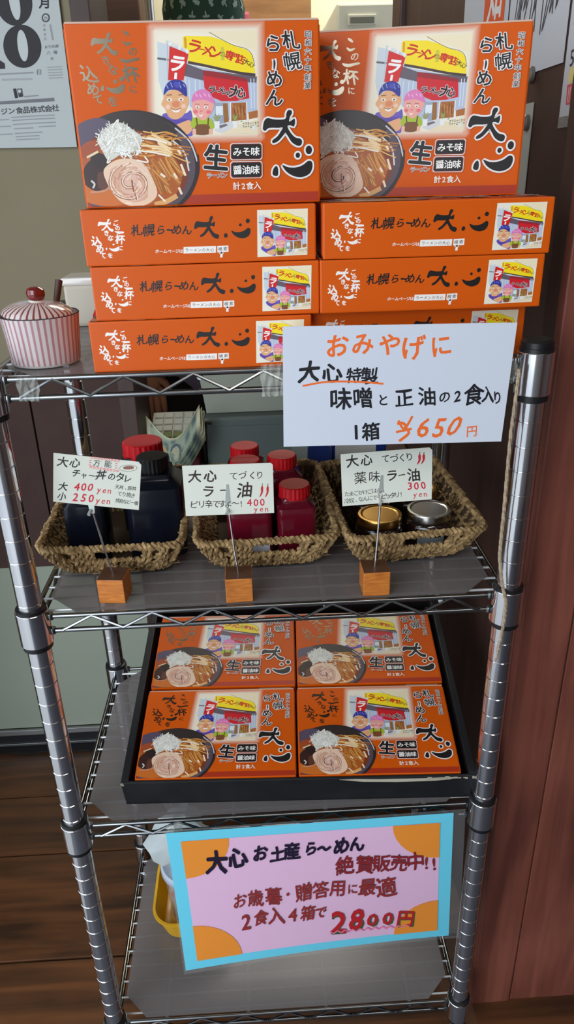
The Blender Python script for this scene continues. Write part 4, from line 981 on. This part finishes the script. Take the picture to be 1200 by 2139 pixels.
for c, x, y, z, b in (('大', 172, 196, 82, .018), ('心', 262, 190, 78, .02), ('て', 382, 182, 58, .006), ('づ', 440, 178, 60, .012), ('く', 490, 176, 58, .008), ('り', 540, 172, 60, .008), ('薬', 222, 306, 84, .0), ('味', 314, 300, 80, .0), ('ラ', 426, 294, 82, .02), ('ー', 490, 292, 54, .02), ('油', 572, 290, 92, .02)): A.ch(c, x, y, z, (40, 32, 34), b, rot=.05, wob=.04)
chili(A, 606, 186, 70); chili(A, 634, 184, 66)
for i, c in enumerate('300'): A.ch(c, 546+i*46, 366-i*3, 70, RED, 0.018, rot=.05, wob=.04)
for i, c in enumerate('yen'): A.ch(c, 582+i*36, 424-i*2, 56, RED, 0.002, rot=.05, wob=.04)
A.text('たまごかけごはん、', 136, 410, 372, 388, 36, (50, 42, 44), bold=0.0, rot=.06); A.text('冷奴、なんにでも', 134, 456, 346, 434, 36, (50, 42, 44), bold=0.0, rot=.06); A.text('ピッタリ!', 376, 430, 490, 420, 42, (50, 42, 44), bold=0.008, rot=.06)
A.build('card_lettering', M['paper'], r3)

# ---------------------------------------------------------------- striped pot on the top shelf, with its neighbours
pt = tag(empty('sugar_pot', (-0.2098, 0.0555, T0)), 'red striped porcelain pot with a tilted lid on the top shelf corner', 'pot')
MB().lathe([(0.028, 0.0), (0.0315, 0.001), (0.0325, 0.003)], 48).build('pot_foot', M['porcelain'], pt, True)
MB().lathe([(0.0325, 0.003), (0.0335, 0.012), (0.0345, 0.026), (0.0362, 0.042), (0.0368, 0.046), (0.0352, 0.0462), (0.0342, 0.044), (0.032, 0.010)], 64, caps=False).build('pot_body', M['pot'], pt, True)
MB().lathe([(0.0352, 0.0462), (0.0362, 0.0468), (0.0368, 0.0460), (0.0366, 0.0455)], 48, caps=False).build('pot_rim', M['plate_dark'], pt, True)
ld = MB().lathe([(0.0325, -0.001), (0.0333, 0.0005), (0.031, 0.004), (0.024, 0.0078), (0.014, 0.0105), (0.007, 0.0112)], 64).build('pot_lid', M['lid'], pt, True)
ld.location = (-0.001, -0.001, 0.0468); ld.rotation_euler = (0.05, 0.07, 0)
MB().lathe([(0.0085, 0.0105), (0.0066, 0.0125)], 24).build('lid_collar', M['porcelain'], ld, True)
MB().lathe([(0.0066, 0.0125), (0.0080, 0.0150), (0.0088, 0.0185), (0.0078, 0.0222), (0.0045, 0.0242), (0.001, 0.0247)], 24).build('lid_knob', M['knob'], ld, True)
sp = tag(MB().tube([(-0.205, 0.068, T0+0.030), (-0.1985, 0.080, T0+0.052), (-0.1945, 0.087, T0+0.072)], [0.0026, 0.003, 0.0036], 10).build('spoon', M['spoon'], None, True), 'dark spoon handle sticking out of the striped pot', 'spoon')
wbx = tag(empty('paper_holder', (-0.206, 0.232, T0)), 'off white box holder standing behind the striped pot', 'holder')
MB().box(-0.022, 0.026, 0, 0.05, 0, 0.048, 0.004).build('holder_body', M['offwhite'], wbx); MB().box(-0.024, 0.030, -0.001, 0.052, 0.047, 0.056, 0.003).build('holder_lid', M['porcelain'], wbx)
rb = tag(empty('condiment_bottle', (-0.1700, 0.155, T0)), 'small red condiment bottle between the pot and the orange boxes', 'bottle')
MB().lathe([(0.010, 0), (0.011, 0.002), (0.011, 0.026), (0.008, 0.032)], 20).build('bottle_body', M['red_plastic'], rb, True); MB().lathe([(0.0075, 0.032), (0.007, 0.042), (0.004, 0.046)], 20).build('bottle_cap', M['knob'], rb, True)

# ---------------------------------------------------------------- twine hanging by the right post
tp = [(0.2322, -0.0185, 1.045), (0.2318, -0.0185, 1.02), (0.2312, -0.0175, 0.985), (0.2325, -0.016, 0.94), (0.2342, -0.014, 0.903), (0.2348, -0.013, 0.87), (0.2356, -0.0125, 0.848), (0.2395, -0.0165, 0.82), (0.2448, -0.0205, 0.797), (0.2462, -0.0185, 0.775), (0.2452, -0.0165, 0.748), (0.2440, -0.0155, 0.728)]
tw_ = MB(); sp_ = []
for i in range(len(tp)-1):
    for k in range(12): sp_.append(Vector(tp[i]).lerp(Vector(tp[i+1]), k/12))
for ph in (0, 2*PI/3, 4*PI/3):
    tw_.tube([p+Vector((math.cos(ph+i*0.55), math.sin(ph+i*0.55), 0))*0.0009 for i, p in enumerate(sp_)], 0.0011, 5)
for k in range(5): tw_.tube([sp_[-1], sp_[-1]+Vector((rnd.uniform(-.003, .003), rnd.uniform(-.002, .002), -0.012))], [0.0007, 0.0003], 4)
tag(tw_.build('twine', M['twine'], None, True), 'pale twine hanging down beside the right front post', 'twine')

# ---------------------------------------------------------------- yellow basin with candy tub and bag on the lowest shelf
Z4 = ZT[3]
yb = tag(empty('plastic_basin', (-0.140, 0.180, Z4)), 'yellow plastic basin half hidden behind the pink sign', 'basin')
MB().sq_lathe([(0.052, 0.0), (0.057, 0.002), (0.068, 0.046), (0.071, 0.048), (0.071, 0.050), (0.067, 0.050), (0.056, 0.006), (0.050, 0.004)], corner=0.5, n=10).build('basin_shell', M['yellow'], yb, True)
tub = tag(empty('candy_tub', (-0.1485, 0.176, Z4+0.005)), 'clear tub of wrapped sweets with a pale lid in the yellow basin', 'tub')
MB().lathe([(0.036, 0), (0.038, 0.003), (0.044, 0.098)], 32).build('tub_body', M['clearcup'], tub, True)
MB().lathe([(0.046, 0.096), (0.0475, 0.098), (0.0475, 0.107), (0.044, 0.110), (0.040, 0.1085)], 32).build('tub_lid', M['bluelid'], tub, True)
for k in range(26):
    a = rnd.uniform(0, 2*PI); q = 0.030*math.sqrt(rnd.random()); zc = 0.008+0.07*rnd.random()
    c = empty('wrapped_sweet') if False else MB().lathe([(0.001, -0.007), (0.005, -0.005), (0.0075, 0), (0.005, 0.005), (0.001, 0.007)], 8).build('sweet', (M['candy_red'], M['candy_purple'], M['candy_green'], M['candy_red'])[k % 4], tub, True)
    c.location = (q*math.cos(a), q*math.sin(a), zc); c.rotation_euler = (rnd.random()*3, rnd.random()*3, 0)
bg_ = MB(); nb = 18
for j in range(8):
    pass
v = []; f = []
rows = [(0.030, 0.0), (0.046, 0.022), (0.050, 0.045), (0.036, 0.062), (0.020, 0.078), (0.011, 0.092), (0.017, 0.106), (0.026, 0.120)]
for j, (r_, z_) in enumerate(rows):
    for k in range(nb): a = 2*PI*k/nb; q = r_*(1+0.20*math.sin(3*a+j*1.7)+0.12*math.sin(5*a+j)); v.append((q*math.cos(a), q*0.8*math.sin(a), z_+0.006*math.sin(4*a+j)))
for j in range(len(rows)-1):
    for k in range(nb): f.append((j*nb+k, j*nb+(k+1) % nb, (j+1)*nb+(k+1) % nb, (j+1)*nb+k))
f.append(tuple(range(nb))[::-1])
o = MB().add(v, f).build('plastic_bag', M['bag'], None, True); o.location = (-0.160, 0.190, Z4+0.116)
tag(o, 'crumpled white plastic bag lying on the tub lid behind the pink sign', 'bag')

# ---------------------------------------------------------------- counter, register and things behind the rack
ct = tag(empty('counter', (0, 0.70, 0)), 'dark wooden counter behind the wire rack carrying the cash register', 'counter')
MB().box(XE+0.061, 0.318, 0, 0.30, 0, 0.625).build('counter_body', M['counter'], ct); MB().box(XE+0.061, 0.319, -0.02, 0.31, 0.625, 0.65, 0.003).build('counter_top', M['counter'], ct)
rg = tag(empty('cash_register', (-0.115, 0.745, 0.65)), 'grey cash register seen through the rack behind the red oil bottles', 'register')
MB().box(0.0, 0.30, 0.0, 0.23, 0.0, 0.118, 0.006).build('cash_drawer', M['reg_dark'], rg)
MB().box(0.010, 0.29, -0.0015, 0.0, 0.010, 0.100, 0.0005).build('drawer_front', M['reg_dark'], rg)
hd = MB(); hd.add([(0.004, 0.03, 0.119), (0.28, 0.03, 0.119), (0.28, 0.22, 0.119), (0.004, 0.22, 0.119), (-0.012, 0.06, 0.215), (0.295, 0.06, 0.215), (0.295, 0.22, 0.215), (-0.012, 0.22, 0.215)], [(0, 3, 2, 1), (4, 5, 6, 7), (0, 1, 5, 4), (1, 2, 6, 5), (2, 3, 7, 6), (3, 0, 4, 7)])
hd.build('register_head', M['reg_light'], rg)
MB().tube([(0.012, -0.002, 0.108), (0.0, -0.004, 0.112), (-0.003, -0.003, 0.09), (-0.002, -0.002, 0.0)], 0.0035, 8).build('cable', M['black_plastic'], rg, True)
kb = tag(empty('keypad', (-0.170, 0.780, 0.7320), (0.30, 0, 0.0)), 'white keypad with small green keys left of the grey register', 'keypad')
MB().box(-0.055, 0.052, -0.05, 0.05, 0.0, 0.014, 0.002).build('keypad_base', M['keys'], kb)
for j in range(4):
    for i in range(5):
        m_ = M['green_key'] if (j == 0 and i in (1, 2)) else M['keys']
        MB().box(-0.049+i*0.02, -0.032+i*0.02, -0.045+j*0.023, -0.027+j*0.023, 0.014, 0.0185, 0.001).build('key', m_, kb)
mt = tag(MB().box(-0.055, 0.05, -0.05, 0.06, 0, 0.045, 0.004).build('maroon_box', M['maroon']), 'maroon box under the white keypad', 'box'); mt.location = (-0.177, 0.768, 0.65)
# banknotes drooping over the edge
def note(dx, dy, dz, lab, seed):
    r = random.Random(seed); L, Hh = 0.155, 0.076; nx, ny = 22, 8
    A = Art(np.eye(3), 0.0001)
    def bend(u, v, d):
        s_ = u/L; droop = 0.050*math.sin(PI*s_)**1.1
        return (-0.222+dx+0.104*s_, 0.690+dy-0.02*math.sin(PI*s_)-d-0.006*math.sin(5*v/Hh), 0.764+dz-droop+0.018*s_ + (v-Hh/2)*0.78-0.028*(1-s_)*0)
    A.bend = bend
    pts = [(L*i/nx, Hh*j/ny) for j in range(ny+1) for i in range(nx+1)]; cols = []
    for (u, v_) in pts:
        q = 0.5+0.5*math.sin(u*150)*math.cos(v_*170+u*60); b_ = (u/L > .05 and u/L < .95 and v_/Hh > .1 and v_/Hh < .9)
        c = [(206, 204, 170), (150, 164, 140), (84, 104, 104)][0 if not b_ else (1 if q < .6 else 2)]; cols.append(lin(c))
    A.put(pts, [(j*(nx+1)+i, j*(nx+1)+i+1, (j+1)*(nx+1)+i+1, (j+1)*(nx+1)+i) for j in range(ny) for i in range(nx)], None, cols)
    A.layer += 4
    for cx, cy, rx, ry, cc in ((0.08, 0.038, 0.016, 0.024, (70, 88, 92)), (0.08, 0.040, 0.011, 0.016, (170, 170, 140)), (0.045, 0.038, 0.012, 0.012, (180, 160, 110))):
        pp = [(cx+rx*math.cos(a*PI/8), cy+ry*math.sin(a*PI/8)) for a in range(16)]; A.put(pp, [tuple(range(16))], lin(cc)); A.layer += 2
    o = A.build('banknote', M['paper']); tag(o, lab, 'banknote', 'banknotes hanging by the register')
note(0, 0.0, 0, 'green grey banknote drooping in front of the maroon box, topmost of its bundle', 1)
note(0.004, 0.004, -0.006, 'banknote directly under the topmost drooping one', 2)
note(0.007, 0.008, -0.013, 'pale edged banknote lowest in the drooping bundle', 3)
cl = tag(empty('note_tray', (-0.158, 0.705, 0.65)), 'small dark stand under the drooping banknotes', 'tray')
MB().box(-0.05, 0.04, 0.015, 0.055, 0, 0.03, 0.003).build('tray_block', M['black_plastic'], cl)
pk = tag(empty('snack_packet', (0.120, 0.288, Z2)), 'blue packet with a white label behind the basket of jars', 'packet')
MB().box(-0.045, 0.050, 0, 0.012, 0, 0.118, 0.003).build('packet_body', M['blue'], pk); MB().box(-0.022, 0.035, -0.0008, 0.0, 0.02, 0.126).build('packet_label', M['porcelain'], pk); MB().box(-0.019, 0.012, -0.0014, -0.0008, 0.112, 0.119).build('packet_stripe', M['purple'], pk)
bgp = tag(empty('film_bag', (0.060, 0.272, Z2)), 'clear film bag with a blue label behind the red oil bottles', 'bag')
MB().add([(-0.03, 0, 0), (0.035, 0, 0), (0.032, 0.015, 0.085), (-0.018, 0.02, 0.098), (-0.03, 0.03, 0), (0.035, 0.03, 0)], [(0, 1, 2, 3), (0, 3, 4), (1, 5, 2), (3, 2, 5, 4), (0, 4, 5, 1)]).build('bag_film', M['tape'], bgp)
MB().add([(-0.002, -0.0006, 0.045), (0.032, -0.0006, 0.038), (0.031, 0.0115, 0.070), (0.0, 0.0125, 0.080)], [(0, 1, 2, 3)]).build('bag_label', M['blue'], bgp)

# ---------------------------------------------------------------- calendar and papers on the walls
cal = tag(empty('wall_calendar', (-0.285, 0.699, 1.256), (0, math.radians(0.5), 0)), 'white daily calendar showing a large 18 on the khaki wall', 'calendar')
CW, CH_ = 0.24, 0.36
MB().box(-CW, 0.0, -0.004, 0, 0, CH_, 0.0005).build('calendar_pad', mat('calendar_paper', (196, 204, 204), 0.7), cal)
A = Art(homog([(0, 311), (158, 305), (124, 0), (0, 0)], [(-0.1245, 0), (0, 0), (0, 0.2005), (-0.0985, 0.199)]), 0.00006).at(0, 0, 6.6875)
K = (28, 26, 32); CP = (196, 204, 204)
A.ell(262, 20, 232, 300, K, -0.13, 40); A.ell(350, 600, 248, 296, K, -0.13, 40); A.ell(268, 10, 66, 236, CP, -0.14, 30); A.ell(356, 590, 66, 216, CP, -0.10, 30)
A.poly([(-420, -330), (-20, -330), (40, 780), (110, 830), (115, 905), (-420, 930), (-420, 850), (-320, 820), (-350, -150), (-420, -150)], K)
A.ch('月', 640, 30, 150, K, 0.03); A.ell(662, 222, 52, 60, (70, 74, 76), 0, 20); A.ell(662, 222, 34, 40, CP, 0, 16); A.ch('水', 662, 222, 60, (60, 60, 64), 0.01)
for k, c in enumerate('大安吉日'): A.ch(c, 640+k*4, 320+k*60, 40, (120, 126, 128), 0.0)
A.line([(715, 310), (750, 520)], 22, (150, 156, 158), False); A.text('友引先勝', 660, 610, 800, 600, 46, (90, 94, 98), bold=0.0); A.text('六曜', 690, 690, 780, 684, 56, (90, 94, 98), bold=0.0); A.ch('日', 735, 768, 44, (80, 84, 88))
for k in range(5): A.line([(670+k*5, 890+k*38), (860+k*4, 880+k*38)], 14, (160, 166, 166), False)
A.line([(0, 985), (490, 960)], 22, (150, 154, 158), False); A.line([(60, 1060), (470, 1050)], 26, (166, 170, 174), False); A.ch('日', 562, 955, 84, (100, 100, 106), 0.01)
A.poly([(208, 1190), (250, 1185), (275, 1320), (232, 1328)], (24, 24, 28)); A.poly([(260, 1190), (330, 1185), (345, 1300), (285, 1310)], (70, 72, 78)); A.ell(295, 1225, 22, 26, CP, 0, 14); A.ell(310, 1290, 26, 20, K, 0, 12); A.line([(350, 1305), (550, 1285)], 18, (140, 146, 148), False)
A.poly([(-300, 1400), (755, 1318), (762, 1368), (-300, 1440)], (112, 116, 120))
for c, x, y in (('ト', -20, 1528), ('ジ', 78, 1520), ('ン', 178, 1512), ('食', 284, 1504), ('品', 380, 1496), ('株', 480, 1488), ('式', 582, 1480), ('会', 678, 1474), ('社', 772, 1466)): A.ch(c, x, y, 104, (64, 66, 70), 0.02, rot=.08)
for (x0, x1, y) in ((0, 140, 1650), (170, 760, 1610), (180, 760, 1655), (0, 160, 1750), (190, 775, 1715), (200, 470, 1780), (540, 775, 1745), (0, 180, 1870), (210, 590, 1850), (220, 550, 1900), (230, 550, 1945)): A.line([(x0, y), ((x0+x1)/2, y-(x1-x0)*.04), (x1, y-(x1-x0)*.07)], 16, (150, 156, 160), False)
A.build('calendar_print', M['paper'], cal).location = (0, -0.0043, 0)
# papers on the dark right wall: local x runs along the wall towards the viewer (-Y), local z up, print towards -X
def wall_sheet(name, y0, y1, z0, z1, lab, cat, paper=(200, 202, 206), x=0.3213):
    o = empty(name, (x, y1, z0), (0, 0, -PI/2)); tag(o, lab, cat)   # local +x = -Y
    w, h = y1-y0, z1-z0
    MB().box(0, w, -0.0008, 0.0, 0, h).build('paper_sheet', mat('paper_'+name, paper, 0.6), o)
    return o, w, h
def mag(o, x, z): MB().lathe([(0.0085, 0), (0.0085, 0.004), (0.007, 0.0055)], 20).build('magnet', M['magnet'], o, True).matrix_local = Matrix.Translation((x, -0.001, z)) @ Matrix.Rotation(PI/2, 4, 'X')
o, w, h = wall_sheet('menu_poster', 0.392, 0.60, 1.372, 1.60, 'white poster with an orange panel on the dark wall, above the angled upright box', 'poster')
A = Art(np.eye(3), 0.0002); A.poly([(w*.50, 0.0), (w*.93, 0.0), (w*.93, h), (w*.50, h)], (222, 84, 34)); A.H = np.array([[1, 0, 0], [0, -1, 0], [0, 0, 1.]])
A.ch('知', w*.715, -0.04, 0.07, (226, 222, 218), 0.02); A.build('poster_print', M['paper'], o).location = (0, -0.0009, 0)
o, w, h = wall_sheet('autograph_board', 0.195, 0.385, 1.306, 1.60, 'white board with scribbled black handwriting on the dark wall', 'board'); mag(o, w*.55, -0.002)
A = Art(np.array([[1, 0, 0], [0, -1, 0], [0, 0, 1.]]), 0.0002); r = random.Random(5); SG = (60, 58, 66)
for k in range(9):
    x0 = w*(0.12+0.09*k); z0 = -0.05-0.02*r.random()-0.012*(k % 3)
    A.line([(x0, z0-0.06-0.03*r.random()), (x0+0.004, z0-0.02), (x0-0.006, z0+0.022), (x0+0.012, z0-0.012), (x0+0.016, z0-0.045), (x0+0.020, z0+0.01)], 0.0026, SG)
A.line([(w*.22, -0.03), (w*.4, -0.10), (w*.5, -0.17)], 0.0026, SG); A.line([(w*.6, -0.035), (w*.62, -0.12), (w*.7, -0.15)], 0.0026, SG); A.line([(w*.1, -0.15), (w*.5, -0.12), (w*.95, -0.16)], 0.0024, SG)
A.build('handwriting', M['paper'], o).location = (0, -0.0009, 0)
o, w, h = wall_sheet('price_list', 0.10, 0.185, 1.256, 1.60, 'laminated white price list on the dark wall beside the pillar', 'sign', x=0.3205)
MB().box(0, w, -0.0012, 0.0002, -0.010, 0.0).build('laminate_edge', M['tape'], o)
A = Art(np.array([[1, 0, 0], [0, -1, 0], [0, 0, 1.]]), 0.0002)
for y, t in ((-0.052, '50'), (-0.083, '45'), (-0.114, '40')):
    for i, c in enumerate(t): A.ch(c, 0.0165+i*0.0095, y, 0.020, (40, 38, 46), 0.01, wob=.04)
A.ell(0.020, -0.036, 0.0075, 0.0075, (226, 206, 130), 0, 16); A.poly([(0.013, -0.028), (0.027, -0.028), (0.025, -0.010), (0.015, -0.010)], (206, 80, 84))
A.line([(0.018, -0.026), (0.0185, -0.012)], 0.0014, (226, 206, 200), False); A.line([(0.0225, -0.026), (0.022, -0.012)], 0.0014, (226, 206, 200), False)
A.build('price_print', M['paper'], o).location = (0, -0.0009, 0)
o, w, h = wall_sheet('paper_notice', 0.268, 0.36, 1.10, 1.276, 'narrow white notice with a magnet behind the angled upright box', 'notice', (176, 178, 168)); mag(o, w-0.012, h-0.020)

# ---------------------------------------------------------------- kitchen beyond
fr = tag(empty('refrigerator', (0.265, 1.80, 0)), 'cream refrigerator with a small grey name plate in the kitchen', 'fridge')
MB().box(0, 0.62, 0, 0.46, 0.0, 1.635, 0.006).build('cabinet', M['fridge'], fr); MB().box(0.004, 0.60, -0.02, -0.001, 0.85, 1.628, 0.004).build('door', M['fridge'], fr); MB().box(0.004, 0.60, -0.02, -0.001, 0.08, 0.84, 0.004).build('door', M['fridge'], fr)
MB().box(0.030, 0.110, -0.024, -0.0195, 1.577, 1.603, 0.002).build('plate_frame', M['fridge'], fr); MB().box(0.036, 0.104, -0.0255, -0.0235, 1.582, 1.597, 0.0008).build('name_plate', M['greyplate'], fr)
MB().tube([(0.02, -0.03, 1.0), (0.02, -0.05, 1.05), (0.02, -0.05, 1.3), (0.02, -0.03, 1.35)], 0.008, 8).build('handle', M['chrome_dull'], fr, True)
ks = tag(empty('kitchen_shelf', (-0.25, 1.95, 1.60)), 'wooden kitchen shelf with dark brackets behind the chef', 'shelf')
MB().box(0, 0.47, 0, 0.2, 0, 0.018, 0.002).build('shelf_board', M['woodshelf'], ks); MB().box(0, 0.47, 0.19, 0.2, 0.018, 0.16).build('back_board', M['woodshelf'], ks)
for k in range(5): MB().box(0.02+k*0.09, 0.046+k*0.09, -0.004, 0.19, -0.05, 0.0).build('bracket', M['plate_dark'], ks)
MB().box(-0.0, 0.47, 0.0, 0.02, -0.065, -0.05).build('lower_rail', M['woodshelf'], ks)
cb_ = tag(MB().box(-0.55, -0.30, 1.9, 2.28, 0, 2.0, 0.004).build('dark_cupboard', M['counter']), 'dark cupboard behind the chef in the kitchen', 'cupboard')
pp_ = tag(MB().tube([(-0.24, 1.6, 0), (-0.24, 1.6, 2.44)], 0.011, 12).build('steel_pipe', M['chrome_dull'], None, True), 'vertical steel pipe left of the green bandana', 'pipe')
pc = tag(MB().box(0.0, 0.07, 0, 0.10, 0, 0.03, 0.008).build('folded_cloth', M['pink']), 'folded pink cloth on the kitchen shelf', 'cloth'); pc.location = (-0.05, 1.98, 1.6185)

# ---------------------------------------------------------------- the chef behind the counter
def skin_mesh(name, verts, edges, radii, m, parent, sub=2):
    me = bpy.data.meshes.new(name); me.from_pydata(verts, edges, []); o = link(name, me, parent)
    md = o.modifiers.new('s', 'SKIN'); md.use_smooth_shade = True
    for v_, r_ in zip(me.skin_vertices[0].data, radii): v_.radius = (r_, r_) if not isinstance(r_, tuple) else r_
    me.skin_vertices[0].data[0].use_root = True
    md2 = o.modifiers.new('u', 'SUBSURF'); md2.levels = sub; md2.render_levels = sub
    bpy.context.view_layer.update()
    ev = o.evaluated_get(bpy.context.evaluated_depsgraph_get()); nm = bpy.data.meshes.new_from_object(ev)
    o.modifiers.clear(); o.data = nm; nm.materials.clear(); nm.materials.append(m)
    nm.polygons.foreach_set('use_smooth', [True]*len(nm.polygons)); return o
ch = tag(empty('person', (-0.085, 1.20, 0)), 'person in a green dragonfly bandana and black apron standing behind the counter', 'person')
V = []; E_ = []; Rr = []
def jt(p, r_, par=None):
    V.append(p); Rr.append(r_)
    if par is not None: E_.append((par, len(V)-1))
    return len(V)-1
pel = jt((0, 0, 0.86), (0.15, 0.10)); wst = jt((0, 0, 1.00), (0.13, 0.09), pel); chs = jt((0, 0.01, 1.18), (0.15, 0.10), wst); shd = jt((0, 0.01, 1.28), (0.12, 0.075), chs); nk = jt((0, 0.005, 1.35), 0.048, shd)
h1 = jt((0, -0.01, 1.42), 0.066, nk); h2 = jt((0, -0.012, 1.48), 0.078, h1); h3 = jt((0, -0.008, 1.545), 0.074, h2); jt((0, 0, 1.585), 0.05, h3)
for sx in (-1, 1):
    sh_ = jt((sx*0.165, 0.01, 1.265), 0.052, shd)
    el = jt((sx*0.205, 0.02, 1.02), 0.040, sh_)
    wr_ = jt((sx*0.185, -0.055, 0.815), 0.026, el)
    pm = jt((sx*0.180, -0.075, 0.755), (0.034, 0.019), wr_)
    for q, (dx, ln) in enumerate(((-0.024, 0.066), (-0.008, 0.074), (0.008, 0.070), (0.023, 0.056))):
        k1 = jt((sx*0.180+dx, -0.082, 0.722), 0.0095, pm); k2 = jt((sx*0.180+dx*1.1, -0.084, 0.722-ln*.5), 0.0085, k1); jt((sx*0.180+dx*1.1, -0.076, 0.722-ln), 0.0070, k2)
    t1 = jt((sx*0.180-sx*0.036, -0.085, 0.745), 0.0105, pm); jt((sx*0.180-sx*0.046, -0.092, 0.715), 0.0085, t1)
    hp = jt((sx*0.085, 0, 0.78), 0.092, pel); kn = jt((sx*0.09, -0.01, 0.44), 0.060, hp); an_ = jt((sx*0.09, 0.01, 0.085), 0.040, kn); jt((sx*0.09, -0.12, 0.03), 0.034, an_)
skin_mesh('body', V, E_, Rr, M['skin'], ch)
V = []; E_ = []; Rr = []
a = jt((0, 0, 0.84), (0.160, 0.110)); b = jt((0, 0, 1.00), (0.142, 0.100), a); c = jt((0, 0.01, 1.18), (0.160, 0.110), b); d = jt((0, 0.01, 1.285), (0.125, 0.080), c); 
for sx in (-1, 1): e = jt((sx*0.170, 0.01, 1.265), 0.060, d); f_ = jt((sx*0.208, 0.018, 1.04), 0.050, e); jt((sx*0.200, -0.02, 0.93), 0.044, f_)
skin_mesh('shirt', V, E_, Rr, M['purple'], ch)
V = []; E_ = []; Rr = []
a = jt((0, 0, 0.86), (0.156, 0.108))
for sx in (-1, 1): e = jt((sx*0.088, 0, 0.76), 0.102, a); f_ = jt((sx*0.09, -0.01, 0.44), 0.074, e); jt((sx*0.09, 0.008, 0.10), 0.060, f_)
skin_mesh('trousers', V, E_, Rr, M['purple'], ch)
ap = MB(); v = []; nx, ny = 12, 10
for j in range(ny+1):
    z_ = 0.52+0.70*j/ny; hw = 0.165 if z_ < 1.0 else 0.165-0.075*min(1, (z_-1.0)/0.06)
    for i in range(nx+1): x_ = hw*(2*i/nx-1); v.append((x_, -0.150+0.55*x_*x_/0.165, z_))
n = len(v); v2 = [(p[0], p[1]+0.004, p[2]) for p in v]; f = []
for j in range(ny):
    for i in range(nx): q = (j*(nx+1)+i, j*(nx+1)+i+1, (j+1)*(nx+1)+i+1, (j+1)*(nx+1)+i); f += [q, tuple(k+n for k in q[::-1])]
ap.add(v+v2, f).build('apron', M['apron'], ch, True)
A = Art(np.array([[1, 0, 0], [0, -1, 0], [0, 0, 1.]]), 0.0004)
for i, c in enumerate('大心'): A.ch(c, 0.02, -0.80+i*0.05, 0.045, (206, 204, 200), 0.02)
p = A.build('apron_print', M['paper'], ch); p.location = (0, -0.152, 0)
for sx in (-1, 1): MB().tube([(sx*0.07, -0.128, 1.21), (sx*0.075, -0.09, 1.30), (sx*0.06, 0.02, 1.335)], 0.008, 8).build('apron_strap', M['apron'], ch, True)
hair = MB(); hair.lathe([(0.060, -0.06), (0.080, -0.03), (0.087, 0.02), (0.086, 0.05)], 28).build('hair', M['hair'], ch, True).matrix_local = Matrix.Translation((0, 0.016, 1.485)) @ Matrix.Diagonal((0.96, 1.0, 1, 1))
bn = MB().lathe([(0.091, -0.012), (0.0935, 0.0), (0.094, 0.025), (0.086, 0.062), (0.066, 0.090), (0.036, 0.105), (0.004, 0.108)], 36).build('bandana', M['bandana'], ch, True)
bn.location = (0, 0.004, 1.500); bn.scale = (0.93, 1.06, 1)
A = Art(np.eye(3), 0.0004); r = random.Random(4)
def dome(u, v_, d):
    t = max(0, min(1, v_)); ks_ = [(0.091, -0.012), (0.0935, 0.0), (0.094, 0.025), (0.086, 0.062), (0.066, 0.090), (0.036, 0.105)]; q = t*5; i = min(4, int(q)); g = q-i
    R_ = ks_[i][0]+(ks_[i+1][0]-ks_[i][0])*g+0.0008; Z_ = ks_[i][1]+(ks_[i+1][1]-ks_[i][1])*g+0.0004
    return (R_*math.cos(u), R_*math.sin(u), Z_)
A.bend = dome
for k in range(40):
    u = -PI/2+(k % 10-4.7)*0.33+0.12*((k//10) % 2); vv = 0.14+0.22*(k//10)+0.04*r.random(); a = r.uniform(0, 2*PI)
    for (da, l, wd) in ((0, 0.105, 0.020), (PI, 0.05, 0.022), (1.35, 0.085, 0.026), (-1.35, 0.085, 0.026), (1.85, 0.08, 0.026), (-1.85, 0.08, 0.026)):
        dx, dy = math.cos(a+da), math.sin(a+da)
        pts = [(u+dx*l*q-dy*wd*s_*math.sin(PI*(0.15+0.7*q)), vv+(dy*l*q+dx*wd*s_*math.sin(PI*(0.15+0.7*q)))*0.9) for s_, qs in ((1, (0, .35, .7, 1)), (-1, (1, .7, .35, 0))) for q in qs]
        A.put(pts, [tuple(range(8))], lin((150, 172, 158)))
A.build('dragonfly_print', M['paper'], bn)
kn_ = MB().lathe([(0.002, -0.012), (0.016, -0.006), (0.018, 0.004), (0.010, 0.012), (0.002, 0.014)], 14).build('bandana_knot', M['bandana'], ch, True); kn_.location = (0, 0.105, 1.50)
for sx in (-1, 1):
    e = MB().lathe([(0.001, -0.0105), (0.007, -0.008), (0.0105, 0), (0.007, 0.008), (0.001, 0.0105)], 14).build('eye', M['eye'], ch, True); e.location = (sx*0.030, -0.080, 1.468)
    i_ = MB().lathe([(0.001, -0.005), (0.0045, 0), (0.001, 0.005)], 12).build('iris', M['iris'], e, True); i_.location = (0, -0.0078, 0)
    MB().tube([(sx*0.016, -0.087, 1.486), (sx*0.032, -0.088, 1.490), (sx*0.046, -0.080, 1.485)], 0.003, 6).build('eyebrow', M['hair'], ch, True)
    er = MB().lathe([(0.004, -0.012), (0.012, -0.01), (0.016, 0.004), (0.012, 0.018), (0.003, 0.022)], 12).build('ear', M['skin'], ch, True); er.location = (sx*0.083, 0.004, 1.452); er.scale = (0.4, 0.8, 1.2)
MB().tube([(0, -0.083, 1.470), (0, -0.094, 1.450), (0, -0.100, 1.436), (0, -0.086, 1.430)], [0.006, 0.009, 0.013, 0.008], 10).build('nose', M['skin'], ch, True)
MB().tube([(-0.024, -0.078, 1.406), (0, -0.086, 1.403), (0.024, -0.078, 1.406)], [0.002, 0.006, 0.002], 8).build('mouth', M['lips'], ch, True)
